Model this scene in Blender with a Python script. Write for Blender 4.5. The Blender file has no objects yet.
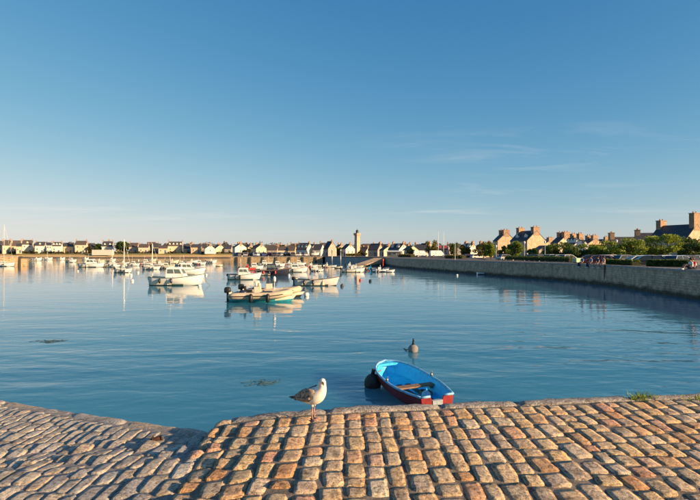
import bpy, math, random
from mathutils import Vector, Matrix, noise
from mathutils.geometry import tessellate_polygon
R = math.radians
random.seed(7)
S = bpy.context.scene
C = S.collection

# ------------------------------------------------------------------ camera, sky, sun, exposure
F, HZ, CAMZ = 500.0, 253.0, 3.3            # focal length and horizon in 700x500 photo pixels, eye height above the water
cam = bpy.data.cameras.new('camera'); camo = bpy.data.objects.new('camera', cam); C.objects.link(camo)
cam.sensor_width = 36.0; cam.lens = 36.0 * F / 700.0
cam.clip_start = 0.05; cam.clip_end = 20000
camo.location = (0, 0, CAMZ); camo.rotation_euler = (R(90) + math.atan((HZ - 250) / F), 0, 0)
S.camera = camo

SUN_AZ, SUN_EL = 115.0, 15.0                # clockwise from straight ahead; low evening sun behind the right shoulder
w = bpy.data.worlds.new('World'); S.world = w; w.use_nodes = True
nt = w.node_tree; nt.nodes.clear()
def N(tree, typ, **kw):
    n = tree.nodes.new(typ)
    for k, v in kw.items(): setattr(n, k, v)
    return n
out = N(nt, 'ShaderNodeOutputWorld'); bg = N(nt, 'ShaderNodeBackground'); bg.inputs[1].default_value = 0.12
sky = N(nt, 'ShaderNodeTexSky', sky_type='NISHITA', sun_disc=False, sun_elevation=R(SUN_EL), sun_rotation=R(SUN_AZ),
        altitude=0, air_density=0.7, dust_density=0.6, ozone_density=1.5)
CLX, CLY = 39.5, 23.5
# thin cirrus, laid out on a level cloud sheet above the place
tc = N(nt, 'ShaderNodeTexCoord'); sep = N(nt, 'ShaderNodeSeparateXYZ'); nt.links.new(tc.outputs['Generated'], sep.inputs[0])
def mth(tree, op, a, b=None, clamp=False):
    n = N(tree, 'ShaderNodeMath', operation=op, use_clamp=clamp)
    for i, x in enumerate((a, b)):
        if x is None: continue
        if isinstance(x, (int, float)): n.inputs[i].default_value = x
        else: tree.links.new(x, n.inputs[i])
    return n.outputs[0]
zz = mth(nt, 'MAXIMUM', mth(nt, 'ADD', sep.outputs[2], 0.06), 0.05)
cx = mth(nt, 'DIVIDE', sep.outputs[0], zz); cy = mth(nt, 'DIVIDE', sep.outputs[1], zz)
cmb = N(nt, 'ShaderNodeCombineXYZ'); nt.links.new(cx, cmb.inputs[0]); nt.links.new(cy, cmb.inputs[1])
mp = N(nt, 'ShaderNodeMapping'); mp.inputs['Scale'].default_value = (0.55, 1.25, 1); mp.inputs['Rotation'].default_value = (0, 0, R(14)); mp.inputs['Location'].default_value = (CLX, CLY, 0)
nt.links.new(cmb.outputs[0], mp.inputs[0])
n1 = N(nt, 'ShaderNodeTexNoise'); n1.inputs['Scale'].default_value = 1.1; n1.inputs['Detail'].default_value = 9; n1.inputs['Roughness'].default_value = 0.62; n1.inputs['Distortion'].default_value = 0.6
n2 = N(nt, 'ShaderNodeTexNoise'); n2.inputs['Scale'].default_value = 0.33; n2.inputs['Detail'].default_value = 3
nt.links.new(mp.outputs[0], n1.inputs['Vector']); nt.links.new(mp.outputs[0], n2.inputs['Vector'])
m1 = N(nt, 'ShaderNodeMapRange'); m1.inputs[1].default_value = 0.50; m1.inputs[2].default_value = 0.80; nt.links.new(n1.outputs[0], m1.inputs[0])
m2 = N(nt, 'ShaderNodeMapRange'); m2.inputs[1].default_value = 0.51; m2.inputs[2].default_value = 0.70; nt.links.new(n2.outputs[0], m2.inputs[0])
cmask = mth(nt, 'MULTIPLY', mth(nt, 'MULTIPLY', m1.outputs[0], m2.outputs[0]), 0.85, True)
cmix = N(nt, 'ShaderNodeMix', data_type='RGBA'); cmix.inputs['B'].default_value = (2.9, 2.9, 2.85, 1)
# film response for the whole sky: deeper blue, paler horizon
ssp = N(nt, 'ShaderNodeSeparateColor'); nt.links.new(sky.outputs[0], ssp.inputs[0]); scb = N(nt, 'ShaderNodeCombineColor')
for i, (g_, p_, k_) in enumerate(((0.72, 1.5, 3.5), (0.60, 0.92, 3.8), (0.60, 0.56, 4.1))):
    c_ = mth(nt, 'MULTIPLY', mth(nt, 'POWER', mth(nt, 'MULTIPLY', ssp.outputs[i], 0.224), p_), g_ / 0.224)
    q_ = mth(nt, 'SQRT', mth(nt, 'ADD', mth(nt, 'POWER', mth(nt, 'DIVIDE', c_, k_), 2.0), 1.0))      # shoulder for the bright horizon
    nt.links.new(mth(nt, 'DIVIDE', c_, q_), scb.inputs[i])
nt.links.new(cmask, cmix.inputs['Factor']); nt.links.new(scb.outputs[0], cmix.inputs['A'])
nt.links.new(cmix.outputs['Result'], bg.inputs[0]); nt.links.new(bg.outputs[0], out.inputs[0])

sl = bpy.data.lights.new('sun', 'SUN'); sl.energy = 4.6; sl.angle = R(0.53); sl.color = (1.0, 0.68, 0.38)
so = bpy.data.objects.new('sun', sl); C.objects.link(so)
sd = Vector((math.sin(R(SUN_AZ)) * math.cos(R(SUN_EL)), math.cos(R(SUN_AZ)) * math.cos(R(SUN_EL)), math.sin(R(SUN_EL))))
so.rotation_euler = sd.to_track_quat('Z', 'Y').to_euler(); so.location = sd * 200
S.view_settings.view_transform = 'Standard'; S.view_settings.look = 'None'
S.view_settings.gamma = 1.0; S.view_settings.use_curve_mapping = False
S.view_settings.exposure = 1.2

# ------------------------------------------------------------------ helpers
def W(px, d, z=0.0): return Vector(((px - 350.0) / F * d, d, z))     # a photo column at a distance
def DW(py): return CAMZ * F / (py - HZ)                              # distance of a point on the water
def ZA(py, d): return CAMZ + (HZ - py) * d / F                       # height of a photo row at a distance

def tag(o, label=None, cat=None, group=None, kind=None):
    for k, v in (('label', label), ('category', cat), ('group', group), ('kind', kind)):
        if v: o[k] = v
    return o
def empty(name, loc=(0, 0, 0), rz=0.0, label=None, cat=None, group=None):
    o = bpy.data.objects.new(name, None); C.objects.link(o)
    o.location = loc; o.rotation_euler = (0, 0, rz); o.empty_display_size = 0.2
    return tag(o, label, cat, group)
def place(name, mesh, parent=None, loc=(0, 0, 0), rot=(0, 0, 0), scale=(1, 1, 1)):
    o = bpy.data.objects.new(name, mesh); C.objects.link(o); o.parent = parent
    o.location = loc; o.rotation_euler = rot; o.scale = scale
    return o
def copy_tree(o, parent=None):
    c = o.copy(); C.objects.link(c); c.parent = parent
    for ch in o.children: copy_tree(ch, c)
    return c

class MB:
    def __init__(s): s.v = []; s.f = []; s.m = []
    def add(s, vs, fs, m=0):
        o = len(s.v); s.v += [tuple(v) for v in vs]; s.f += [tuple(i + o for i in f) for f in fs]; s.m += [m] * len(fs); return s
    def box(s, c, sz, m=0, rz=0.0, top=1.0):
        a, b, h = sz[0] / 2, sz[1] / 2, sz[2] / 2; ca, sa = math.cos(rz), math.sin(rz); vs = []
        for dz, k in ((-h, 1.0), (h, top)):
            for dx, dy in ((-a, -b), (a, -b), (a, b), (-a, b)):
                x, y = dx * k, dy * k
                vs.append((c[0] + x * ca - y * sa, c[1] + x * sa + y * ca, c[2] + dz))
        return s.add(vs, [(3, 2, 1, 0), (4, 5, 6, 7), (0, 1, 5, 4), (1, 2, 6, 5), (2, 3, 7, 6), (3, 0, 4, 7)], m)
    def loft(s, rings, m=0, closed=True, caps=(True, True)):
        n = len(rings[0]); o = len(s.v); vs = [p for r in rings for p in r]; fs = []
        for i in range(len(rings) - 1):
            for j in range(n if closed else n - 1):
                k = (j + 1) % n
                fs.append((i * n + j, i * n + k, (i + 1) * n + k, (i + 1) * n + j))
        if caps[0]: fs.append(tuple(range(n - 1, -1, -1)))
        if caps[1]: fs.append(tuple((len(rings) - 1) * n + j for j in range(n)))
        return s.add(vs, fs, m)
    def tube(s, pts, rad, n=8, m=0, squash=None, caps=(True, True)):
        pts = [Vector(p) for p in pts]; rings = []
        if isinstance(rad, (int, float)): rad = [rad] * len(pts)
        for i, p in enumerate(pts):
            t = (pts[min(i + 1, len(pts) - 1)] - pts[max(i - 1, 0)])
            if t.length < 1e-9: t = Vector((0, 0, 1))
            t.normalize(); u = t.cross(Vector((0, 0, 1)))
            if u.length < 0.05: u = t.cross(Vector((0, 1, 0)))
            u.normalize(); q = u.cross(t)
            a = rad[i][0] if isinstance(rad[i], tuple) else rad[i]; b = rad[i][1] if isinstance(rad[i], tuple) else rad[i]
            rings.append([p + u * (a * math.cos(2 * math.pi * j / n)) + q * (b * math.sin(2 * math.pi * j / n)) for j in range(n)])
        return s.loft(rings, m, True, caps)
    def lathe(s, prof, n=16, m=0, c=(0, 0, 0)):
        rings = [[(c[0] + r * math.cos(2 * math.pi * j / n), c[1] + r * math.sin(2 * math.pi * j / n), c[2] + z) for j in range(n)] for r, z in prof]
        return s.loft(rings, m)
    def ball(s, c, r, m=0, n=12, k=8):
        if isinstance(r, (int, float)): r = (r, r, r)
        rings = [[(c[0] + r[0] * math.sin(a) * math.cos(2 * math.pi * j / n), c[1] + r[1] * math.sin(a) * math.sin(2 * math.pi * j / n), c[2] - r[2] * math.cos(a)) for j in range(n)]
                 for a in [0.02 + (math.pi - 0.04) * i / k for i in range(k + 1)]]
        return s.loft(rings, m)
    def prism(s, poly, axis, a, b, m=0):
        # poly in the two other axes, extruded from a to b along the axis
        def P(u, v, t): return {'x': (t, u, v), 'y': (u, t, v), 'z': (u, v, t)}[axis]
        n = len(poly); vs = [P(u, v, a) for u, v in poly] + [P(u, v, b) for u, v in poly]
        fs = [tuple(range(n - 1, -1, -1)), tuple(range(n, 2 * n))] + [(i, (i + 1) % n, n + (i + 1) % n, n + i) for i in range(n)]
        return s.add(vs, fs, m)
    def mesh(s, name, mats, smooth=False):
        me = bpy.data.meshes.new(name); me.from_pydata(s.v, [], s.f)
        for mt in (mats if isinstance(mats, (list, tuple)) else [mats]): me.materials.append(mt)
        me.polygons.foreach_set('material_index', s.m)
        me.polygons.foreach_set('use_smooth', [smooth] * len(s.f))
        me.update(); me.validate(); return me
    def build(s, name, mats, parent=None, smooth=False, loc=(0, 0, 0), rot=(0, 0, 0)):
        return place(name, s.mesh(name, mats, smooth), parent, loc, rot)

# ------------------------------------------------------------------ materials
def ramp(t, fac, stops):
    r = N(t, 'ShaderNodeValToRGB'); e = r.color_ramp.elements
    while len(e) < len(stops): e.new(0.5)
    for i, (p, c) in enumerate(stops): e[i].position = p; e[i].color = (*c, 1)
    t.links.new(fac, r.inputs[0]); return r.outputs[0]
def mixc(t, fac, a, b, blend='MIX'):
    n = N(t, 'ShaderNodeMix', data_type='RGBA', blend_type=blend)
    for k, x in (('Factor', fac), ('A', a), ('B', b)):
        if isinstance(x, (int, float)): n.inputs[k].default_value = x
        elif isinstance(x, tuple): n.inputs[k].default_value = (*x, 1)
        else: t.links.new(x, n.inputs[k])
    return n.outputs['Result']
def base(name):
    m = bpy.data.materials.new(name); m.use_nodes = True
    return m, m.node_tree, m.node_tree.nodes['Principled BSDF']
def noi(t, scale, detail=4, rough=0.55, vec=None, out=0, dist=0.0):
    n = N(t, 'ShaderNodeTexNoise'); n.inputs['Scale'].default_value = scale; n.inputs['Detail'].default_value = detail; n.inputs['Roughness'].default_value = rough; n.inputs['Distortion'].default_value = dist
    if vec is not None: t.links.new(vec, n.inputs['Vector'])
    return n.outputs[out]
def bump(t, b, h, strength, dist):
    n = N(t, 'ShaderNodeBump'); n.inputs['Strength'].default_value = strength; n.inputs['Distance'].default_value = dist
    t.links.new(h, n.inputs['Height']); t.links.new(n.outputs[0], b.inputs['Normal']); return n
_m = {}
def M(name, col, rough=0.75, var=0.25, scale=2.0, bp=0.0, metal=0.0, spec=0.4, trans=0.0):
    if name in _m: return _m[name]
    m, t, b = base(name); _m[name] = m
    tcn = N(t, 'ShaderNodeTexCoord'); v = tcn.outputs['Object']
    a = noi(t, scale, 6, 0.6, v); f = N(t, 'ShaderNodeMapRange'); f.inputs[1].default_value = 0.3; f.inputs[2].default_value = 0.7; t.links.new(a, f.inputs[0])
    lo = tuple(c * (1 - var) for c in col); hi = tuple(min(1, c * (1 + var)) for c in col)
    t.links.new(mixc(t, f.outputs[0], lo, hi), b.inputs['Base Color'])
    b.inputs['Roughness'].default_value = rough; b.inputs['Metallic'].default_value = metal; b.inputs['Specular IOR Level'].default_value = spec
    if bp: bump(t, b, noi(t, scale * 6, 5, 0.6, v), bp, 0.02)
    return m

def leaf_mat(name, dark, light):
    m, t, b = base(name)
    g = N(t, 'ShaderNodeNewGeometry')
    t.links.new(ramp(t, g.outputs['Random Per Island'], [(0, dark), (1, light)]), b.inputs['Base Color'])
    b.inputs['Roughness'].default_value = 0.6
    tr = N(t, 'ShaderNodeBsdfTranslucent'); tr.inputs[0].default_value = (*[min(1, c * 1.3) for c in light], 1)
    mx = N(t, 'ShaderNodeMixShader'); mx.inputs[0].default_value = 0.3
    o = t.nodes['Material Output']; t.links.new(b.outputs[0], mx.inputs[1]); t.links.new(tr.outputs[0], mx.inputs[2]); t.links.new(mx.outputs[0], o.inputs[0])
    return m

def sett_mat(name, stops, speck, fs=260.0):
    m, t, b = base(name)
    oi = N(t, 'ShaderNodeObjectInfo'); at = N(t, 'ShaderNodeAttribute', attribute_name='rnd')
    rnd = mth(t, 'FRACT', mth(t, 'ADD', oi.outputs['Random'], at.outputs['Fac']))
    geo = N(t, 'ShaderNodeNewGeometry'); v = geo.outputs['Position']
    c = ramp(t, rnd, stops)
    big = noi(t, 7.0, 5, 0.6, v); mid = noi(t, 34.0, 5, 0.65, v); fine = noi(t, fs, 3, 0.7, v)
    c = mixc(t, 0.75, c, ramp(t, big, [(0.34, (0.50, 0.44, 0.38)), (0.5, (1, 1, 1)), (0.66, (1.28, 1.22, 1.1))]), 'MULTIPLY')
    c = mixc(t, 0.9, c, ramp(t, mid, [(0.36, (0.34, 0.30, 0.26)), (0.47, (0.95, 0.95, 0.95)), (0.62, (1.38, 1.34, 1.26))]), 'MULTIPLY')
    c = mixc(t, speck, c, ramp(t, fine, [(0.38, (0.35, 0.33, 0.32)), (0.5, (1, 1, 1)), (0.66, (1.6, 1.58, 1.5))]), 'MULTIPLY')
    # dark lichen spots and pale bird-lime / barnacle specks
    lich = N(t, 'ShaderNodeTexNoise'); lich.inputs['Scale'].default_value = 15; lich.inputs['Detail'].default_value = 7; lich.inputs['Roughness'].default_value = 0.7; t.links.new(v, lich.inputs['Vector'])
    c = mixc(t, ramp(t, lich.outputs[0], [(0.58, (0, 0, 0)), (0.68, (0.7, 0.7, 0.7))]), c, (0.07, 0.06, 0.05))
    c = mixc(t, ramp(t, noi(t, 22, 6, 0.7, v, 1), [(0.66, (0, 0, 0)), (0.74, (0.6, 0.6, 0.6))]), c, (0.5, 0.48, 0.43))
    t.links.new(c, b.inputs['Base Color']); b.inputs['Roughness'].default_value = 0.72; b.inputs['Specular IOR Level'].default_value = 0.35
    h = mth(t, 'ADD', mth(t, 'MULTIPLY', mid, 1.0), mth(t, 'MULTIPLY', fine, 0.22))
    bump(t, b, h, 1.0, 0.024)
    return m

SETT = sett_mat('warm granite setts', [(0.0, (0.50, 0.29, 0.15)), (0.16, (0.56, 0.43, 0.27)), (0.32, (0.42, 0.36, 0.29)), (0.46, (0.62, 0.46, 0.26)), (0.60, (0.54, 0.31, 0.21)), (0.74, (0.58, 0.50, 0.39)), (0.88, (0.53, 0.40, 0.26)), (1.0, (0.44, 0.37, 0.30))], 0.8)
SETT_R = sett_mat('greyer slipway setts', [(0.0, (0.42, 0.38, 0.32)), (0.2, (0.38, 0.365, 0.345)), (0.4, (0.46, 0.41, 0.34)), (0.6, (0.34, 0.335, 0.33)), (0.8, (0.52, 0.49, 0.44)), (1.0, (0.42, 0.35, 0.27))], 0.6)  # greyer palette for the slipway stones
KERB = sett_mat('speckled grey granite kerb', [(0.0, (0.27, 0.255, 0.24)), (0.5, (0.33, 0.315, 0.30)), (1.0, (0.24, 0.23, 0.22))], 1.0, 110.0)
BED = M('gritty joint fill', (0.19, 0.16, 0.125), 0.95, 0.5, 14, 0.8)
BED_R = M('grey joint fill', (0.27, 0.25, 0.225), 0.95, 0.4, 14, 0.8)
def wall_mat(name, c1, c2, mortar, sc=1.0, tide=True, bw=0.75, rh=0.27):
    m, t, b = base(name)
    g = N(t, 'ShaderNodeNewGeometry'); s = N(t, 'ShaderNodeSeparateXYZ'); t.links.new(g.outputs['Position'], s.inputs[0])
    u = mth(t, 'SUBTRACT', mth(t, 'MULTIPLY', s.outputs[0], 0.83), s.outputs[1]); cm = N(t, 'ShaderNodeCombineXYZ'); t.links.new(u, cm.inputs[0]); t.links.new(s.outputs[2], cm.inputs[1])
    wob = noi(t, 1.6, 3, 0.5, g.outputs['Position'], 1); add = N(t, 'ShaderNodeVectorMath', operation='MULTIPLY_ADD'); t.links.new(wob, add.inputs[0]); add.inputs[1].default_value = (0.55, 0.24, 0); t.links.new(cm.outputs[0], add.inputs[2])
    br = N(t, 'ShaderNodeTexBrick'); br.inputs['Scale'].default_value = sc; br.inputs['Brick Width'].default_value = bw; br.inputs['Row Height'].default_value = rh; br.inputs['Mortar Size'].default_value = 0.028; br.inputs['Mortar Smooth'].default_value = 0.4; br.inputs['Bias'].default_value = 0.1
    br.offset = 0.47; br.squash = 0.7; br.squash_frequency = 3
    br.inputs['Color1'].default_value = (*c1, 1); br.inputs['Color2'].default_value = (*c2, 1); br.inputs['Mortar'].default_value = (*mortar, 1)
    t.links.new(add.outputs[0], br.inputs['Vector'])
    c = mixc(t, 0.9, br.outputs['Color'], ramp(t, noi(t, 1.7, 7, 0.65, g.outputs['Position']), [(0.3, (0.45, 0.42, 0.4)), (0.55, (1, 1, 1)), (0.75, (1.35, 1.3, 1.2))]), 'MULTIPLY')
    if tide:   # weed-stained band below the high water line
        hz = mth(t, 'ADD', s.outputs[2], mth(t, 'MULTIPLY', noi(t, 0.9, 5, 0.6, g.outputs['Position']), 0.7))
        c = mixc(t, ramp(t, mth(t, 'MULTIPLY', hz, 0.5), [(0.28, (1, 1, 1)), (0.44, (0, 0, 0))]), c, (0.05, 0.048, 0.026))
        stk = N(t, 'ShaderNodeCombineXYZ'); t.links.new(mth(t, 'MULTIPLY', u, 1.6), stk.inputs[0]); t.links.new(mth(t, 'MULTIPLY', s.outputs[2], 0.12), stk.inputs[1])
        c = mixc(t, ramp(t, noi(t, 1.0, 5, 0.6, stk.outputs[0]), [(0.50, (0, 0, 0)), (0.68, (0.55, 0.55, 0.55))]), c, (0.19, 0.145, 0.09))
    t.links.new(c, b.inputs['Base Color']); b.inputs['Roughness'].default_value = 0.85
    bump(t, b, mth(t, 'SUBTRACT', noi(t, 5, 5, 0.6, g.outputs['Position']), br.outputs['Fac']), 0.7, 0.06)
    return m
QWALL = wall_mat('tidal quay masonry', (0.48, 0.345, 0.21), (0.60, 0.46, 0.30), (0.42, 0.315, 0.205), 1, True, 0.46, 0.19)
JWALL = wall_mat('ochre jetty masonry', (0.42, 0.30, 0.17), (0.52, 0.38, 0.22), (0.2, 0.15, 0.09), 1, False)
GRAN = M('granite house stone', (0.48, 0.36, 0.235), 0.9, 0.3, 1.3, 0.5)
GRAN2 = M('grey house stone', (0.36, 0.31, 0.25), 0.9, 0.3, 1.3, 0.5)
CREAM = M('cream render', (0.58, 0.48, 0.34), 0.85, 0.1, 0.8)
WHITEW = M('white render', (0.66, 0.61, 0.53), 0.85, 0.07, 0.8)
BEIGE = M('beige render', (0.52, 0.42, 0.29), 0.85, 0.12, 0.8)
PINKR = M('pink render', (0.55, 0.38, 0.34), 0.85, 0.12, 0.8)
SLATE = M('slate roof', (0.052, 0.054, 0.062), 0.6, 0.35, 2.2, 0.3)
SLATE2 = M('brown slate roof', (0.085, 0.07, 0.06), 0.65, 0.35, 2.2, 0.3)
BRICKC = M('chimney stone', (0.33, 0.22, 0.14), 0.9, 0.3, 2, 0.4)
POT = M('terracotta pot', (0.38, 0.16, 0.08), 0.8, 0.2, 5)
TRIM = M('white painted trim', (0.76, 0.75, 0.72), 0.5, 0.06, 3)
GLASSD = M('dark window glass', (0.02, 0.025, 0.03), 0.08, 0.2, 2, spec=0.6)
DOORB = M('blue painted door', (0.06, 0.12, 0.22), 0.5, 0.1, 3)
ASPH = M('worn asphalt', (0.075, 0.073, 0.072), 0.9, 0.2, 0.8, 0.4)
GELW = M('white gelcoat', (0.78, 0.76, 0.70), 0.28, 0.06, 1.5, spec=0.5)
GELC = M('cream gelcoat', (0.70, 0.62, 0.47), 0.35, 0.08, 1.5, spec=0.5)
NAVY = M('navy hull paint', (0.025, 0.028, 0.05), 0.3, 0.15, 2)
REDH = M('red hull paint', (0.42, 0.045, 0.03), 0.35, 0.15, 2)
GREENH = M('green antifouling', (0.05, 0.12, 0.09), 0.6, 0.2, 3)
TEAL = M('teal antifouling', (0.03, 0.30, 0.38), 0.6, 0.2, 3)
DARKAF = M('dark antifouling', (0.03, 0.03, 0.035), 0.6, 0.2, 3)
BLUEH = M('bright blue hull', (0.02, 0.28, 0.58), 0.4, 0.15, 3)
RUBG = M('pale hypalon tube', (0.50, 0.42, 0.30), 0.6, 0.15, 3)
BLK = M('black rubber and plastic', (0.015, 0.015, 0.016), 0.45, 0.3, 6)
ALU = M('anodised mast', (0.62, 0.60, 0.55), 0.35, 0.1, 4, metal=0.6)
STEEL = M('galvanised steel', (0.35, 0.35, 0.34), 0.45, 0.15, 5, metal=0.7)
WOOD = M('weathered plank', (0.24, 0.15, 0.085), 0.75, 0.35, 9, 0.4)
ROPE = M('old rope', (0.20, 0.17, 0.12), 0.9, 0.3, 30, 0.5)
BUOYW = M('white buoy plastic', (0.72, 0.70, 0.65), 0.45, 0.15, 6)
BUOYO = M('weathered grey buoy', (0.21, 0.205, 0.20), 0.65, 0.35, 9, 0.3)
BUOYR = M('red buoy plastic', (0.50, 0.05, 0.025), 0.45, 0.2, 6)
RUST = M('flaking rust', (0.085, 0.036, 0.022), 0.9, 0.5, 30, 0.9)
BARK = M('tree bark', (0.09, 0.068, 0.05), 0.95, 0.35, 6, 0.6)
LEAF_B = leaf_mat('fresh tree leaves', (0.06, 0.11, 0.012), (0.24, 0.30, 0.03))
LEAF_D = leaf_mat('dark hedge leaves', (0.025, 0.05, 0.010), (0.09, 0.14, 0.02))
LEAF_G = leaf_mat('golden olive leaves', (0.06, 0.06, 0.012), (0.22, 0.19, 0.035))
LEAF_F = leaf_mat('far scrub leaves', (0.03, 0.03, 0.010), (0.10, 0.085, 0.03))

# ------------------------------------------------------------------ water
def water():
    m, t, b = base('harbour water')
    g = N(t, 'ShaderNodeNewGeometry'); v = g.outputs['Position']
    def mpg(sx, sy, rz=0):
        q = N(t, 'ShaderNodeMapping'); q.inputs['Scale'].default_value = (sx, sy, 1); q.inputs['Rotation'].default_value = (0, 0, R(rz)); t.links.new(v, q.inputs[0]); return q.outputs[0]
    a = noi(t, 0.55, 2, 0.45, mpg(0.42, 1.0, 9), dist=0.4)
    c = noi(t, 1.9, 2, 0.5, mpg(0.55, 1.0, -14), dist=0.3)
    e = noi(t, 6.5, 2, 0.5, mpg(0.7, 1.0, 20))
    patch = ramp(t, noi(t, 0.045, 3, 0.55, mpg(0.45, 1.0, 6)), [(0.38, (0.40, 0.40, 0.40)), (0.62, (1, 1, 1))])   # cat's-paws: ruffled and slick areas
    h = mth(t, 'ADD', mth(t, 'MULTIPLY', a, 1.0), mth(t, 'MULTIPLY', c, 0.34))
    h = mth(t, 'ADD', h, mth(t, 'MULTIPLY', e, 0.05))
    sy = N(t, 'ShaderNodeSeparateXYZ'); t.links.new(v, sy.inputs[0])            # breeze over the open basin, dying out under the town
    wnd = N(t, 'ShaderNodeMapRange', interpolation_type='SMOOTHSTEP'); wnd.inputs[1].default_value = 7; wnd.inputs[2].default_value = 30; wnd.inputs[3].default_value = 2.7; wnd.inputs[4].default_value = 0.50; t.links.new(sy.outputs[1], wnd.inputs[0])
    h = mth(t, 'MULTIPLY', mth(t, 'MULTIPLY', h, patch), wnd.outputs[0])
    bump(t, b, h, 1.0, 0.060)
    dep = noi(t, 0.12, 4, 0.6, mpg(0.7, 1.0, 12))
    t.links.new(ramp(t, dep, [(0.35, (0.028, 0.155, 0.26)), (0.65, (0.040, 0.20, 0.29))]), b.inputs['Base Color'])
    b.inputs['Subsurface Weight'].default_value = 1.0; b.subsurface_method = 'BURLEY'; b.inputs['Subsurface Radius'].default_value = (1.0, 1.0, 1.0); b.inputs['Subsurface Scale'].default_value = 2.5
    b.inputs['Roughness'].default_value = 0.035; b.inputs['IOR'].default_value = 1.333; b.inputs['Specular IOR Level'].default_value = 0.5
    mb = MB(); s = 9000
    mb.add([(-s, -s, 0), (s, -s, 0), (s, s, 0), (-s, s, 0)], [(0, 1, 2, 3)])
    tag(mb.build('water', m), 'calm rippled blue harbour water', None, None, 'structure')
water()

# ------------------------------------------------------------------ near quay, slipway, setts
EDGE = [(-1.30, 5.43), (-0.25, 5.50), (1.14, 5.66), (4.3, 6.08), (9.0, 6.70), (24.0, 8.7)]
def edge_y(x):
    if x <= EDGE[0][0]: return EDGE[0][1]
    for (a, b), (c, d) in zip(EDGE, EDGE[1:]):
        if x <= c: return b + (d - b) * (x - a) / (c - a)
    return EDGE[-1][1]
def zq(x, y):
    k = max(0.0, -0.15 - x); return 1.6 - 0.075 * k * k + 0.012 * noise.noise((x * 1.1, y * 1.1, 3.0))
XB = -1.32
def slip_edge(x): return 5.27 + (XB - x) * 0.60
def zs(x, y):
    st = 0.11 * min(1.0, max(0.0, (y - 4.35) / 0.9))
    return zq(XB, y) - st - 0.068 * (XB - x) + 0.012 * noise.noise((x * 1.3, y * 1.3, 9.0)) - 0.012 * max(0.0, y - 3) * min(1, (XB - x) / 2)

def sheet(name, mat, zf, x0, x1, y0, yf, nx, ny, drop, label):
    mb = MB(); vs = []
    for i in range(nx + 1):
        x = x0 + (x1 - x0) * i / nx; ye = yf(x)
        for j in range(ny + 1):
            y = y0 + (ye - y0) * j / ny
            vs.append((x, y, zf(x, y) - drop + 0.004 * noise.noise((x * 9, y * 9, 0)) + 0.006 * noise.noise((x * 2.5, y * 2.5, 7))))
        vs.append((x, ye, -2.5))
    n = ny + 2; fs = []
    for i in range(nx):
        for j in range(n - 1): fs.append((i * n + j, (i + 1) * n + j, (i + 1) * n + j + 1, i * n + j + 1))
    mb.add(vs, fs)
    # side faces
    for i, rev in ((0, False), (nx, True)):
        col = [vs[i * n + j] for j in range(n)] + [(vs[i * n][0], y0, -2.5)]
        mb.add(col, [tuple(range(len(col)))[::-1 if rev else 1]])
    return tag(mb.build(name, mat, smooth=True), label, None, None, 'structure')
quay = sheet('quay', BED, zq, XB, 24.0, -14, lambda x: edge_y(x) - 0.015, 200, 120, 0.010, 'cobbled stone quay top in the foreground')
slip = sheet('slipway', BED_R, zs, -13, XB, -14, lambda x: slip_edge(x) - 0.02, 170, 120, 0.010, 'grey cobbled slipway falling away to the left')
# face of the quay below the kerb
mb = MB(); vs = []
for x, y in EDGE: vs += [(x, y, zq(x, y) - 0.10), (x, y + 0.05, -2.5)]
mb.add(vs, [(2 * i, 2 * i + 1, 2 * i + 3, 2 * i + 2) for i in range(len(EDGE) - 1)])
tag(mb.build('quay_face', QWALL), 'stone face of the near quay', None, None, 'structure')

def sett_mesh(k):
    rr = random.Random(100 + k); U = (-1.0, -0.93, -0.62, -0.2, 0.2, 0.62, 0.93, 1.0); n = len(U) - 1; vs = []; fs = []
    jit = [(rr.uniform(-.14, .14), rr.uniform(-.12, .12)) for _ in range(4)]; tilt = (rr.uniform(-.004, .004), rr.uniform(-.005, .005))
    ex = rr.uniform(4.5, 9)
    for i in range(n + 1):
        for j in range(n + 1):
            u2, v2 = U[i], U[j]
            r = (abs(u2) ** ex + abs(v2) ** ex) ** (1 / ex); mx = max(abs(u2), abs(v2)); sq = mx / r if r > 1e-6 else 1
            x, y = u2 * sq, v2 * sq
            a, b = (x + 1) / 2, (y + 1) / 2
            dx = (1 - a) * (1 - b) * jit[0][0] + a * (1 - b) * jit[1][0] + a * b * jit[2][0] + (1 - a) * b * jit[3][0]
            dy = (1 - a) * (1 - b) * jit[0][1] + a * (1 - b) * jit[1][1] + a * b * jit[2][1] + (1 - a) * b * jit[3][1]
            nz = noise.noise((x * 1.7 + k * 5, y * 1.7, k * 3.1)) * 0.005 + noise.noise((x * 4 + k * 5, y * 4, k * 1.7)) * 0.003
            z = 0.004 * (1 - mx ** 2) + nz + tilt[0] * x + tilt[1] * y
            if mx > 0.99: z = -0.045
            elif mx > 0.9: z -= 0.003 + 0.006 * max(0, noise.noise((x * 3 + k, y * 3, k * 2.2)))
            edge = 1 + (0.10 * noise.noise((x * 2.3 + k, y * 2.3, k * 7.7)) + 0.07 * noise.noise((x * 5.5 + k, y * 5.5, k * 3.3))) * mx
            vs.append(((x + dx) * edge, (y + dy) * edge, z))
    m = n + 1
    for i in range(n):
        for j in range(n): fs.append((i * m + j, (i + 1) * m + j, (i + 1) * m + j + 1, i * m + j + 1))
    return vs, fs
VAR = [sett_mesh(k) for k in range(16)]
def sett_pool(mat): return [MB().add(v, f).mesh('sett', mat, True) for v, f in VAR]
def in_view(p):
    if p[1] < 0.6: return None
    px = 350 + F * p[0] / p[1]; py = HZ + F * (CAMZ - p[2]) / p[1]
    return (px, py) if -12 < px < 712 and py < 512 else None
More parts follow.
